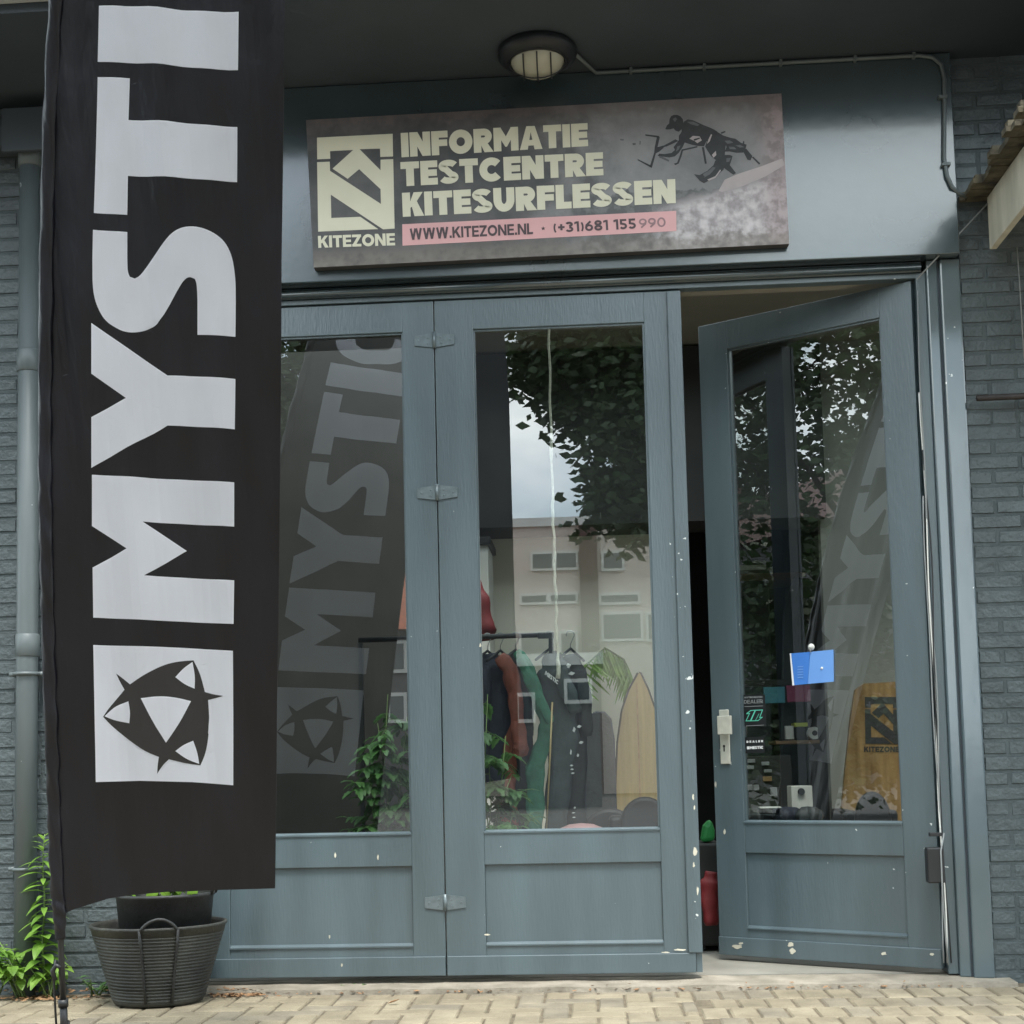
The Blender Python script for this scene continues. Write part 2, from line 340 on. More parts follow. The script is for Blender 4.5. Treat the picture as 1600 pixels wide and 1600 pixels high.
def glyph(ch, t):
    h = t/2; c = [] ; w = .7
    B = lambda x0, x1, y0, y1: [[Vector((x0, y0)), Vector((x1, y0)), Vector((x1, y1)), Vector((x0, y1))]]
    Q = lambda *p: [[Vector(v) for v in p]]
    if ch == ' ': return .32, []
    if ch == 'I': return t, [B(0, t, 0, 1)]
    if ch in 'EFL':
        w = .70 if ch != 'L' else .62
        s = [B(0, t, 0, 1)]
        if ch != 'L': s += [B(t, w, 1-t*.88, 1), B(t, w*.96, .5-t*.42, .5+t*.42)]
        if ch != 'F': s += [B(t, w, 0, t*.88)]
        return w, s
    if ch == 'T': w = .76; return w, [B(0, w, 1-t*.9, 1), B(w/2-h, w/2+h, 0, 1-t*.9)]
    if ch == 'N': w = .88; return w, [B(0, t, 0, 1), B(w-t, w, 0, 1), Q((0, 1), (w-t*1.08, 0), (w, 0), (t*1.08, 1))]
    if ch == 'M':
        w = 1.05; return w, [B(0, t, 0, 1), B(w-t, w, 0, 1), Q((0, 1), (w/2-h*.2, .18), (w/2, .18), (w/2, .62), (t*.95, 1)), Q((w, 1), (w-t*.95, 1), (w/2, .62), (w/2, .18), (w/2+h*.2, .18))]
    if ch == 'A':
        w = .96; return w, [Q((0, 0), (t*1.05, 0), (w/2, .74), (w/2, 1), (w/2-t*.55, 1)), Q((w, 0), (w/2+t*.55, 1), (w/2, 1), (w/2, .74), (w-t*1.05, 0)), B(w*.30, w*.70, .17, .17+t*.75)]
    if ch == 'V': w = .92; return w, [Q((0, 1), (w/2-h, 0), (w/2, 0), (w/2, .3), (t, 1)), Q((w, 1), (w-t, 1), (w/2, .3), (w/2, 0), (w/2+h, 0))]
    if ch == 'W':
        w = 1.3; q = []
        for o in (0, .58):
            q += [stroke([(o+h, 1), (o+.36-h*.3, 0)], t), stroke([(o+.36-h*.3, 0), (o+.72-h*1.1, 1)], t)]
        return w, q
    if ch == 'K': w = .84; return w, [B(0, t, 0, 1), Q((t, .36), (t, .62), (w-t*1.15, 1), (w, 1), (t+.16, .46)), Q((t+.02, .60), (t+.26, .64), (w+.03, 0), (w-t*1.15, 0))]
    if ch == 'Z': w = .76; return w, [B(0, w, 1-t*.88, 1), B(0, w, 0, t*.88), Q((0, t*.5), (w-t*1.2, 1-t*.6), (w, 1-t*.5), (t*1.2, t*.6))]
    if ch in 'OC0':
        w = 1.0 if ch != '0' else .8
        if ch == 'C': return .94, [stroke(arc(w/2, .5, w/2-h, .5-h*.95, 42, 318, 26), t)]
        return w, [stroke(arc(w/2, .5, w/2-h, .5-h*.95, 0, 360, 30)[:-1], t, True)]
    if ch == 'U': w = .84; return w, [stroke([(h, 1)]+arc(w/2, .5-h+h+.0, w/2-h, .5-h, 180, 360, 16)+[(w-h, 1)], t)]
    if ch in 'RDP':
        w = .80; s = [B(0, t, 0, 1)]
        if ch == 'D': return .85, s+[stroke([(t, 1-h)]+arc(.34, .5, .51-h, .5-h, 90, -90, 16)+[(t, h)], t)]
        yb = .34
        s.append(stroke([(t, 1-h*.9)]+arc(.44, (1+yb)/2, .33-h*.85, (1-yb)/2-h*.9, 90, -90, 14)+[(t, yb+h*.9)], t*.9))
        if ch == 'R': s.append(Q((.30, yb), (.58, yb+.05), (w+.04, 0), (w-t*1.1, 0)))
        return w, s
    if ch == 'S':
        w = .80; k = min(t*.93, .262); q = arc(w/2, .735, w/2-k/2, .265-k/2, 18, 270-24, 16)+arc(w/2, .265, w/2-k/2, .265-k/2, 66, -162, 16)
        return w, [stroke(q, k)]
    if ch == '.': return t, [B(0, t, 0, t)]
    if ch == '1': return .42, [B(.42-t, .42, 0, 1), Q((0, .72), (0, .93), (.42-t, 1), (.42-t, .80))]
    if ch == '3':
        w = .7; return w, [stroke(arc(w/2-.03, .74, w/2-h, .26-h, 160, -90, 14), t), stroke(arc(w/2-.03, .27, w/2-h+.02, .27-h, 90, -160, 14), t)]
    if ch in '69':
        w = .74; a = [stroke(arc(w/2, .33, w/2-h, .33-h, 0, 360, 20)[:-1], t, True), stroke([(h, .36), (h+.06, .6), (w*.72, 1-h*.6)], t)]
        if ch == '9': a = [[[Vector((w-p.x, 1-p.y)) for p in q] for q in s] for s in a]
        return w, a
    if ch == '8': w = .74; return w, [stroke(arc(w/2, .75, w/2-h-.03, .25-h*.9, 0, 360, 18)[:-1], t, True), stroke(arc(w/2, .27, w/2-h, .27-h*.9, 0, 360, 18)[:-1], t, True)]
    if ch == '5': w = .7; return w, [B(.06, w-.05, 1-t, 1), B(.06, .06+t, .5, 1-t), stroke([(.08, .5+h*.7)]+arc(w/2-.02, .31, w/2-h+.01, .31-h, 85, -150, 14), t)]
    if ch == '(': return .34, [stroke(arc(.55, .45, .45, .65, 140, 220, 10), t*.8)]
    if ch == ')': return .34, [stroke(arc(-.21, .45, .45, .65, 40, -40, 10), t*.8)]
    if ch == '+': return .6, [B(0, .6, .5-h, .5+h), B(.3-h, .3+h, .2, .8)]
    if ch == '*':
        p = []
        for i in range(10):
            rr = .28 if i % 2 == 0 else .12; p.append(Vector((.3+rr*math.sin(R(36*i)), .45+rr*math.cos(R(36*i)))))
        return .6, [[[Vector((.3, .45)), p[i], p[(i+1) % 10]] for i in range(10)]]
    return .6, [B(0, .6, 0, 1)]
def text_quads(txt, t=.27, gap=.07):
    x = 0; out = []
    for i, ch in enumerate(txt):
        w, ss = glyph(ch, t)
        for s in ss: out.append([[Vector((p.x+x, p.y)) for p in q] for q in s])
        x += w+gap
    return x-gap, out
def text_on(mb, txt, quad, toP, off0=.002, t=.27, gap=.07):
    """quad: image-free 2D corners BL,BR,TR,TL in the plane's own coordinates; toP(x, z, off) -> world"""
    Wd, ss = text_quads(txt, t, gap); bl, br, tr, tl = [Vector(q) for q in quad]
    for k, s in enumerate(ss):
        off = off0+(k % 4)*.00035
        for q in s:
            vs = []
            for p in q:
                u, v = p.x/Wd, p.y; a = bl.lerp(br, u); b = tl.lerp(tr, u); c = a.lerp(b, v); vs.append(toP(c.x, c.y, off))
            mb.add(vs, [tuple(range(len(vs)))])
def pq(px4, Y):      # four picture points -> (x,z) on the plane y=Y
    return [(oy(x, y, Y).x, oy(x, y, Y).z) for x, y in px4]

# ================================================================== GROUND
mb = MB(); mb.add([(-150, -150, -.085), (150, -150, -.085), (150, 150, -.085), (-150, 150, -.085)], [(0, 1, 2, 3)])
tag(mb.build('ground', 'ground'), kind='structure')
mb = MB(); mb.box(-9, 9, -9, -.02, -.08, -.0575); tag(mb.build('pavement_bed', 'sand'), kind='structure')
# pavers
mbs = {k: MB() for k in ('paver', 'paver2', 'paver3')}
def paver(x0, x1, y0, y1, soft=.004):
    k = random.choice(['paver', 'paver', 'paver2', 'paver3']); z = -.0515+random.uniform(-.0016, .0016)
    tx, ty = random.uniform(-.007, .007), random.uniform(-.007, .007)
    x0 += random.uniform(0, .004); x1 -= random.uniform(0, .004); y0 += random.uniform(0, .004); y1 -= random.uniform(0, .004)
    c = soft+random.uniform(0, .004); vs = []
    for (a, b, zz) in ((x0, y0, -.03), (x1, y0, -.03), (x1, y1, -.03), (x0, y1, -.03)): vs.append((a, b, z+zz))
    for (a, b) in ((x0, y0), (x1, y0), (x1, y1), (x0, y1)): vs.append((a, b, z-.005))
    for (a, b) in ((x0+c, y0+c), (x1-c, y0+c), (x1-c, y1-c), (x0+c, y1-c)): vs.append((a, b, z+(a-x0)*tx+(b-y0)*ty))
    mbs[k].add(vs, [(0, 1, 5, 4), (1, 2, 6, 5), (2, 3, 7, 6), (3, 0, 4, 7), (4, 5, 9, 8), (5, 6, 10, 9), (6, 7, 11, 10), (7, 4, 8, 11), (8, 9, 10, 11)])
g = .006
for i in range(-60, 60):          # herringbone left and centre
    for j in range(-60, 60):
        # unit cell of 0.105
        a = .107
        bx, by = i*a, j*a
        m_ = (i+j) % 4 if True else 0
        if (i-j) % 4 == 0: x0, x1, y0, y1 = bx, bx+2*a, by, by+a
        elif (i-j) % 4 == 3: x0, x1, y0, y1 = bx, bx+a, by, by+2*a
        else: continue
        x1 = min(x1, 1.025); y1 = min(y1, -.156)
        if x1-x0 < .03 or y1-y0 < .03 or x0 < -3.2 or y0 < -3.2: continue
        paver(x0+g/2, x1-g/2, y0+g/2, y1-g/2)
for j in range(0, 14):
    y1 = -.16-j*.213; y0 = y1-.207
    for i in range(0, 26):
        x0 = 1.03+i*.108+(j % 2)*.054; paver(x0, x0+.102, y0, y1)
pv = None
for k, b in mbs.items():
    o = b.build('pavement', k); tag(o, kind='structure')
# threshold strip of worn concrete
mb = MB()
nx = 120
for i in range(nx):
    x0 = -1.15+i*3.5/nx; x1 = x0+3.5/nx
    f = lambda x: -.150-.012*noise.noise(Vector((x*4, 0, 0)))-.006*noise.noise(Vector((x*19, 3, 0)))
    zt = lambda x: -.030+.006*noise.noise(Vector((x*5, 9, 0)))
    mb.add([(x0, f(x0), -.075), (x1, f(x1), -.075), (x1, f(x1)+.006, zt(x1)-.004), (x0, f(x0)+.006, zt(x0)-.004), (x1, .09, zt(x1)+.002), (x0, .09, zt(x0)+.002)], [(0, 1, 2, 3), (3, 2, 4, 5)])
tag(mb.build('threshold', 'concrete'), kind='structure')

# ================================================================== SHOP BUILDING
bld = empty('shop_building', (0.5, 0, 0), 'blue grey painted brick shop front with folding glazed doors under a dark overhang', 'building')
def bricks(x0, x1, z0, z1, yf, name):
    b = MB(); m = MB(); h, t = .0545, .0095; zc = z0; row = 0
    m.box(x0+.002, x1-.002, yf+.0042, yf+.22, z0, z1)
    while zc < z1-.02:
        x = x0-(.11 if row % 2 else 0)+random.uniform(-.004, .004)
        while x < x1:
            w = .208+random.uniform(-.006, .006) if random.random() > .12 else .10
            a, c = max(x, x0), min(x+w, x1)
            if c-a > .02:
                e = .0035+random.random()*.004; d = random.uniform(-.0022, .0022)
                def J(): return random.uniform(-.0016, .0016)
                bk = [(a, yf+.0085, zc), (c, yf+.0085, zc), (c, yf+.0085, zc+h), (a, yf+.0085, zc+h)]
                fr = [(a+e+J(), yf+d, zc+e*.8+J()), (c-e+J(), yf+d+J()*.7, zc+e*.8+J()), (c-e+J(), yf+d+J()*.7, zc+h-e*.8+J()), (a+e+J(), yf+d, zc+h-e*.8+J())]
                b.add(bk+fr, [(4, 5, 6, 7), (0, 1, 5, 4), (1, 2, 6, 5), (2, 3, 7, 6), (3, 0, 4, 7)])
            x += w+t+random.uniform(-.002, .002)
        zc += h+t; row += 1
    o = b.build('brick_wall', 'brick', bld); m.build('mortar', 'mortar', o); return o
tag(bricks(-3.4, -1.13, -.07, 3.94, -.03, 'l'), 'left stretch of grey painted brick wall')
tag(bricks(2.288, 4.2, -.07, 3.94, -.03, 'r'), 'right stretch of grey painted brick wall')
# header board
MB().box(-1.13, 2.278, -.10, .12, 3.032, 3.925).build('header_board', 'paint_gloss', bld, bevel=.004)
# soffit and fascia
MB().box(-6, 7, -.86, .2, 3.928, 3.99).build('soffit', 'soffit', bld)
MB().box(-6, 7, -.93, -.862, 3.965, 4.20).build('fascia', 'fascia', bld, bevel=.004)
MB().box(-6, 7, -.93, 4.9, 4.202, 4.26).build('roof', 'roofing', bld) if False else None
# door frame: head with mouldings, posts
f = MB()
f.box(-1.13, 2.13, -.02, .10, 2.985, 3.030)
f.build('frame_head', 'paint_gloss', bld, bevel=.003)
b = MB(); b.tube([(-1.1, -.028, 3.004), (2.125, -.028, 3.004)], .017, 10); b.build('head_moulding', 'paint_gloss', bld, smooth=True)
b = MB(); b.box(-1.13, 2.125, -.005, .05, 2.962, 2.984); b.build('head_bead', 'paint', bld, bevel=.002)
# right post: inner stop, main post, outer glossy board
b = MB(); b.box(2.108, 2.150, -.008, .12, -.02, 2.984); b.build('door_post', 'paint', bld, bevel=.003)
b = MB(); b.box(2.150, 2.196, -.030, .12, -.03, 3.03); b.build('door_post', 'paint_post', bld, bevel=.006)
b = MB(); b.box(2.204, 2.290, -.042, .12, -.035, 3.03); b.build('door_post', 'paint_post', bld, bevel=.008)
b = MB(); b.box(2.194, 2.206, -.02, .12, -.03, 3.03); b.build('post_groove', 'soffit', bld)
b = MB(); b.box(-1.128, -1.094, -.03, .12, -.03, 3.03); b.build('door_post', 'paint', bld, bevel=.003)

def leaf(T, x0, x1, gl, gr, name, label, astr=None, pl=None, pr=None):
    """fixed or hinged leaf; local coords, x0..x1 wide, glass gl..gr; y=0 front"""
    D = .05; Z0, Z1 = 0, 2.955
    f = MB(); e = .0015
    f.box(x0, gl, 0, D, Z0, Z1); f.box(gr, x1, 0, D, Z0, Z1)
    f.box(gl, gr, .0004, D, .466, .607); f.box(gl, gr, .0004, D, 2.82, Z1); f.box(gl, gr, .0004, D, Z0, .128)
    fr = f.build('door_leaf', 'paint', bld, T=T, bevel=.0025)
    if label: fr['label'] = label
    p = MB(); p.box(gl+.001, gr-.001, .016, .034, .129, .465); p.build('panel', 'paint', fr, T=T)
    # sloping ledges
    s = MB()
    s.add([(gl, -.006, .122), (gr, -.006, .122), (gr, -.006, .128), (gl, -.006, .128), (gr, .016, .137), (gl, .016, .137), (gl, .016, .122), (gr, .016, .122)], [(0, 1, 2, 3), (3, 2, 4, 5), (0, 3, 5, 6), (1, 7, 4, 2), (0, 6, 7, 1)])
    s.build('ledge', 'paint', fr, T=T); s = MB()
    s.add([(gl, -.005, .600), (gr, -.005, .600), (gr, -.005, .607), (gl, -.005, .607), (gr, .02, .615), (gl, .02, .615), (gl, .02, .600), (gr, .02, .600)], [(0, 1, 2, 3), (3, 2, 4, 5), (0, 3, 5, 6), (1, 7, 4, 2), (0, 6, 7, 1)])
    s.build('sill', 'paint', fr, T=T)
    k = MB(); k.box(x0+.001, x1-.001, -.012, -.0006, .0, .082); k.build('kick_board', 'paint', fr, T=T, bevel=.003)
    gb = MB()   # glazing bead
    for (a, c, z0, z1) in ((gl, gl+.007, .616, 2.82), (gr-.007, gr, .616, 2.82), (gl+.007, gr-.007, 2.812, 2.82)): gb.box(a, c, .010, .026, z0, z1)
    gb.build('glazing_bead', 'paint', fr, T=T)
    gg = MB(); gg.box(gl+.001, gr-.001, .028, .033, .60, 2.825); gg.build('glass_pane', 'glass', fr, T=T, fix=True)
    return fr
I4 = Matrix.Identity(4)
leaf1 = leaf(I4, -1.09, -.0025, -.941, -.142, 'l', 'left folding door leaf, mostly behind the black flag')
leaf2 = leaf(I4, .0025, 1.062, .173, .928, 'm', 'middle folding door leaf between the hinged seam and the open door')
b = MB(); b.box(1.030, 1.090, -.018, -.0005, .083, 2.95); b.build('cover_strip', 'paint_worn', leaf2, bevel=.004)
b = MB(); b.box(1.063, 1.088, .001, .05, 0, 2.95); b.build('edge_strip', 'paint', leaf2)
TH = R(32.44)
T3 = Matrix.Translation((2.088, .005, 0)) @ Matrix.Rotation(-TH, 4, 'Z')
# local x runs from -1.04 (free edge) to 0 (hinge)
leaf3 = leaf(T3, -1.04, 0, -.893, -.146, 'r', 'right door leaf standing open into the shop')
b = MB(); b.box(-1.0405, -1.040, .004, .046, .01, 2.94); 
# hinges on the seam
for zc in (2.776, 2.092, .309):
    k = MB(); k.tube([(0, -.009, zc-.036), (0, -.009, zc+.036)], .0085, 12)
    ho = k.build('hinge', 'metal', leaf1, smooth=True)
    for s in (-1, 1):
        h = MB(); h.prism([(s*.004, zc-.033), (s*.088, zc-.022), (s*.088, zc+.022), (s*.004, zc+.033)][::s], -.006, -.001)
        for dx, dz in ((.028, .013), (.03, -.013), (.07, 0)): h.lathe([(0, -.0085), (.004, -.008), (.0045, -.0058)], 10, (s*dx, 0, zc+dz), 'Y')
        h.build('hinge_leaf', 'metal', ho, fix=True) if False else h.build('hinge', 'metal', leaf1, fix=True)
# lock plate and knob on the open leaf
h = MB(); h.box(-.997, -.948, -.012, -.0006, .872, 1.124); hp = h.build('handle', 'cream', leaf3, T=T3, bevel=.004)
h = MB(); h.box(-.985, -.915, -.055, -.040, 1.008, 1.094); h.box(-.975, -.955, -.040, -.0125, 1.04, 1.06); h.build('handle', 'cream', leaf3, T=T3, bevel=.003)
h = MB(); h.box(-.978, -.972, -.0135, -.0122, .93, .958); h.lathe([(0, -.0137), (.006, -.0136), (.006, -.0122)], 12, (-.975, 0, .955), 'Y'); h.build('handle', 'black', leaf3, T=T3)

# ================================================================== SHOP INTERIOR
def st(name, m, *bx): return tag(MB().box(*bx).build(name, m), kind='structure')
st('floor', 'floor', -1.6, 4.4, .095, 6.2, -.06, -.025)
wb = MB(); YB = 3.6
pc = oy(1285, 900, 3.2).x
wb.box(-.62, 1.18, YB, YB+.1, -.02, 3.6); tag(wb.build('wall_back', 'wall'), kind='structure')
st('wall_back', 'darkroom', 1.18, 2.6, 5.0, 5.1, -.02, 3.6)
st('wall_right', 'wallgrey', pc, 4.3, 3.2, 3.3, -.02, 3.6)
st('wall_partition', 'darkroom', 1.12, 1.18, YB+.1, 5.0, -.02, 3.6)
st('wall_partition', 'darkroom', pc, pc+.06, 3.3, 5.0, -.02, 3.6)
st('wall_back', 'darkroom', -1.6, -.62, YB, YB+.1, -.02, 3.6)  # dark colour stands in for shade at the back left
st('wall_partition', 'darkroom', -1.6, oy(741, 900, 1.9).x, 1.9, 1.96, -.02, 3.3)  # dark sheet added to stand in for the unlit left of the room
st('wall_left', 'darkroom', -1.7, -1.6, .1, YB, -.02, 3.6)  # coloured dark to keep this side of the room unlit
st('wall_side', 'wallgrey', 4.3, 4.4, .1, 5.1, -.02, 3.6)
# inside faces of the front
st('wall_front', 'wallgrey', -1.6, -1.1, .19, .25, -.02, 3.6); st('wall_front', 'wallgrey', 2.30, 4.3, .19, .25, -.02, 3.6)
st('wall_front', 'ceil', -1.13, 2.30, .122, .2, 2.99, 3.6)
# ceiling with unseen openings added to let daylight brighten the room
SK = (-1.3, 2.1, .40, 2.10)
st('ceiling', 'ceil', -1.7, SK[0], .1, 5.1, 3.6, 3.7); st('ceiling', 'ceil', SK[1], 2.6, .1, 5.1, 3.6, 3.7)
st('ceiling', 'ceil', SK[0], SK[1], .1, SK[2], 3.6, 3.7); st('ceiling', 'ceil', SK[0], SK[1], SK[3], 5.1, 3.6, 3.7)
st('ceiling', 'ceil', 2.6, 4.4, .1, .5, 3.6, 3.7); st('ceiling', 'ceil', 2.6, 4.4, 2.1, 5.1, 3.6, 3.7); st('ceiling', 'ceil', 4.2, 4.4, .5, 2.1, 3.6, 3.7)  # leaves an unseen opening on the right, added to brighten that side
# dark timber and shade for the loft along the back
zl = oy(900, 822, 3.15).z
st('loft', 'darkroom', -1.6, 2.2, 3.1, 3.6, zl, 3.58)

# ================================================================== THE BLACK FLAG
def flag_sheet(name, polys, off, m, parent, step=.03, thick=True):
    """closed thin slab following the cloth: outline polygons in (x,z)"""
    bm = bmesh.new()
    for poly in polys:
        vs = [bm.verts.new((x, 0, z)) for x, z in poly]
        for tri in tessellate_polygon([[Vector((x, z, 0)) for x, z in poly]]):
            try: bm.faces.new([vs[i] for i in tri])
            except ValueError: pass
    xs = [v.co.x for v in bm.verts]; zs = [v.co.z for v in bm.verts]
    def cut(co, no):
        bmesh.ops.bisect_plane(bm, geom=bm.verts[:]+bm.edges[:]+bm.faces[:], plane_co=co, plane_no=no)
    x = math.floor(min(xs)/step)*step+step
    while x < max(xs): cut((x, 0, 0), (1, 0, 0)); x += step
    z = math.floor(min(zs)/step)*step+step
    while z < max(zs): cut((0, 0, z), (0, 0, 1)); z += step
    bmesh.ops.recalc_face_normals(bm, faces=bm.faces)
    me = bpy.data.meshes.new(name)
    vs = [v.co.copy() for v in bm.verts]; bm.verts.index_update()
    fs = [[v.index for v in f.verts] for f in bm.faces]
    be = [tuple(v.index for v in e.verts) for e in bm.edges if len(e.link_faces) == 1]
    n = len(vs); bm.free()
    V = [(v.x, fy(v.x, v.z)-off, v.z) for v in vs]+[(v.x, fy(v.x, v.z)+off, v.z) for v in vs]
    Fc = [tuple(f) for f in fs]+[tuple(i+n for i in f[::-1]) for f in fs]+[(a, b, b+n, a+n) for a, b in be]
    me.from_pydata(V, [], Fc); me.update()
    b = bmesh.new(); b.from_mesh(me); bmesh.ops.recalc_face_normals(b, faces=b.faces); b.to_mesh(me); b.free()
    me.materials.append(M[m]); o = bpy.data.objects.new(name, me); COL.objects.link(o)
    if parent: o.parent = parent; o.matrix_parent_inverse = wm(parent).inverted()
    for p in me.polygons: p.use_smooth = False
    return o
def smooth(P, it=2, lim=42):
    for _ in range(it):
        out = []; n = len(P)
        for i in range(n):
            a, b, c = Vector(P[i-1]), Vector(P[i]), Vector(P[(i+1) % n]); d1, d2 = b-a, c-b
            if d1.length > 1e-6 and d2.length > 1e-6 and 3 < math.degrees(d1.angle(d2)) < lim and min(d1.length, d2.length) < 75:
                out += [tuple(b-d1*.25), tuple(b+d2*.25)]
            else: out.append(tuple(b))
        P = out
    return P
FL = empty('beach_flag', (-1.262, -1.2, -.05), 'tall black beach flag with large white lettering and square emblem before the left door leaf', 'flag')
left_edge = [(94, 1431), (90.5, 1400), (86, 1300), (83, 1200), (78, 1080), (75, 950), (72.5, 850), (71, 750), (71, 600), (73, 400), (78, 200), (88, 0)]
LE = [onflag(*p) for p in left_edge]+[(-.955, 3.42), (-.90, 3.75), (-.80, 4.12), (-.64, 4.42), (-.42, 4.62), (-.15, 4.70)]
RE = [onflag(*p) for p in [(430, 1388), (433, 1100), (437, 800), (440, 400), (443, 200), (445, 0)]]+[(-.19, 3.5), (-.15, 3.9), (-.12, 4.3), (-.10, 4.66)]
BE = [onflag(*p) for p in [(115, 1421), (144, 1412), (170, 1404), (201, 1399), (259, 1393.6), (345, 1390.5), (400, 1389)]]
outline = BE+RE+LE[::-1]
flag_sheet('cloth', [outline], .0012, 'flag', FL)
# sleeve that holds the pole, wrinkled
pole_pts = [(-1.262, -1.15, -.05), (-1.264, -1.152, .05)]
SL = [(x, fy(x, z), z) for x, z in LE]
def dens(P, n):
    out = []
    for i in range(len(P)-1):
        for k in range(n): out.append(Vector(P[i]).lerp(Vector(P[i+1]), k/n))
    return out+[Vector(P[-1])]
low = [tuple(oy(94.8, 1467, -1.25))]
SLD = dens(low+SL, 14)
sm = MB(); n = 12; o0 = 0
for i, p in enumerate(SLD):
    w = .0235*(1+.05*math.sin(i*.9)); w = w if i > 14 else .0165+.0005*i
    for k in range(n):
        a = 2*math.pi*k/n; wr = 1+.30*math.sin(a*2+i*.55)
        sm.v.append((p.x+math.cos(a)*w*(1+.08*math.sin(a*3+i*.8)), p.y-.004+math.sin(a)*.0145*wr, p.z))
for i in range(len(SLD)-1):
    for k in range(n): a = i*n+k; b = i*n+(k+1) % n; sm.f.append((a, b, b+n, a+n))
sm.f.append(tuple(range(n))[::-1]); sm.f.append(tuple((len(SLD)-1)*n+k for k in range(n)))
sm.build('sleeve', 'flag', FL, smooth=True)
PQ = [oy(94.8, 1462, -1.248), oy(96, 1500, -1.232), oy(99, 1570, -1.205), oy(100.2, 1600, -1.195)]
PB = PQ[3]+(PQ[3]-PQ[2])*((PQ[3].z+.05)/(PQ[2].z-PQ[3].z)); bxp, byp = PB.x, PB.y
pb = MB(); pb.tube([PB, PQ[3], PQ[2]], .0135, 12); pb.build('pole', 'black', FL, smooth=True)
pb = MB(); pb.tube([PQ[2].lerp(PQ[3], .1), PQ[2].lerp(PQ[1], .12)], .018, 12); pb.build('collar', 'black', FL, smooth=True)
pb = MB(); pb.tube([PQ[2], PQ[1], PQ[0], PQ[0]+(PQ[0]-PQ[1])*2], .0105, 10); pb.build('pole', 'black', FL, smooth=True)
pb = MB(); pb.lathe([(0, -.048), (.10, -.046), (.11, -.04), (.09, -.03), (.02, -.02), (.016, .03), (0, .03)], 24, (bxp, byp, 0)); pb.build('base', 'black', FL, smooth=True)
# elastic cord with hook hanging beside the pole
cb = MB(); cb.tube([oy(87, 1500, -1.22), oy(84, 1520, -1.22), oy(86, 1570, -1.2), oy(89, 1620, -1.2)], .004, 6); cb.build('cord', 'black', FL, smooth=True)
cb = MB(); cb.tube([oy(95, 1512, -1.235), oy(88, 1508, -1.235), oy(82, 1517, -1.235), oy(86, 1532, -1.235)], .009, 8); cb.build('clip', 'black', FL, smooth=True)
LET = {
 'I': [(155, 9.5), (373, 19), (372, 110), (153, 97)],
 'T': [(153, 121), (203, 123), (201, 188), (371, 199), (370.6, 285), (200, 275), (199, 336), (147, 333)],
 'S': [(145.6, 359.4), (199, 363), (199, 415.6), (200, 426), (203, 432.8), (211, 435.6), (220, 431), (237.5, 406), (259.4, 373.4), (275, 359), (293.8, 353.4), (315.6, 355.6), (337.5, 365.6), (353, 379.7), (362.5, 400), (367, 425), (368.8, 453), (368, 526.5), (308.8, 523.4), (308.8, 468.8), (307.8, 443.8), (304.7, 436), (297, 432.8), (290.6, 435), (282.8, 443.8), (259.4, 487.5), (250, 500), (243.8, 509.4), (228, 517), (212.5, 520), (193.8, 518.8), (175, 509), (164, 500), (156, 487.5), (148.4, 468.8), (145, 446.9), (144.7, 406)],
 'Y': [(143, 505), (262, 587), (368, 592.5), (367, 671), (262, 665), (143, 731), (143, 652), (197, 622), (143, 584)],
 'M': [(144, 742), (366, 754), (366, 823), (223, 815), (292, 861), (225, 899), (366, 907), (365, 975), (146, 965), (145, 887), (198, 857), (144, 822)],
 'C': [(154, -125), (208, -122), (206, -96), (212, -74), (232, -62), (262, -58), (292, -60), (310, -70), (318, -92), (319, -118), (374, -115), (375, -85), (368, -50), (345, -22), (308, -7), (262, -3), (215, -8), (180, -26), (160, -56), (153, -90)],
}
for k, poly in LET.items():
    o = flag_sheet('letter', [[onflag(*p) for p in smooth(poly)]], .0022, 'flagwhite', FL)
z3 = lambda L_: [onflag(*p) for p in smooth([(x/2.667, 1000+y/2.667) for x, y in L_], 2, 48)]
sqr = [(146, 1008), (200, 1009.5), (255, 1011), (310, 1014), (364, 1017), (364.5, 1120), (364.5, 1227), (300, 1222), (220, 1220), (150, 1222), (148, 1115)]
flag_sheet('emblem', [[onflag(*p) for p in sqr]], .0022, 'flagwhite', FL)
star = [(431, 320), (452, 288), (480, 255), (520, 207), (504, 180), (485, 140), (512, 160), (543, 185), (600, 145), (680, 105), (740, 90), (807, 85), (835, 140), (855, 217), (890, 227), (930, 233), (900, 242), (868, 250), (874, 330), (868, 420), (855, 480), (836, 522), (780, 515), (705, 497), (680, 520), (656, 557), (658, 520), (663, 487), (600, 462), (530, 410), (470, 362)]
flag_sheet('emblem', [z3(star)], .0030, 'flaginv', FL)
for hl in ([(732, 155), (765, 118), (803, 92), (814, 150), (812, 203), (770, 185)], [(437, 318), (480, 277), (536, 256), (544, 300), (540, 347), (480, 336)], [(732, 463), (765, 437), (806, 420), (824, 470), (831, 516), (780, 498)], [(588, 243), (640, 236), (690, 235), (745, 242), (797, 255), (750, 345), (693, 428), (640, 345)]):
    flag_sheet('emblem', [z3(hl)], .0038, 'flagwhite', FL)

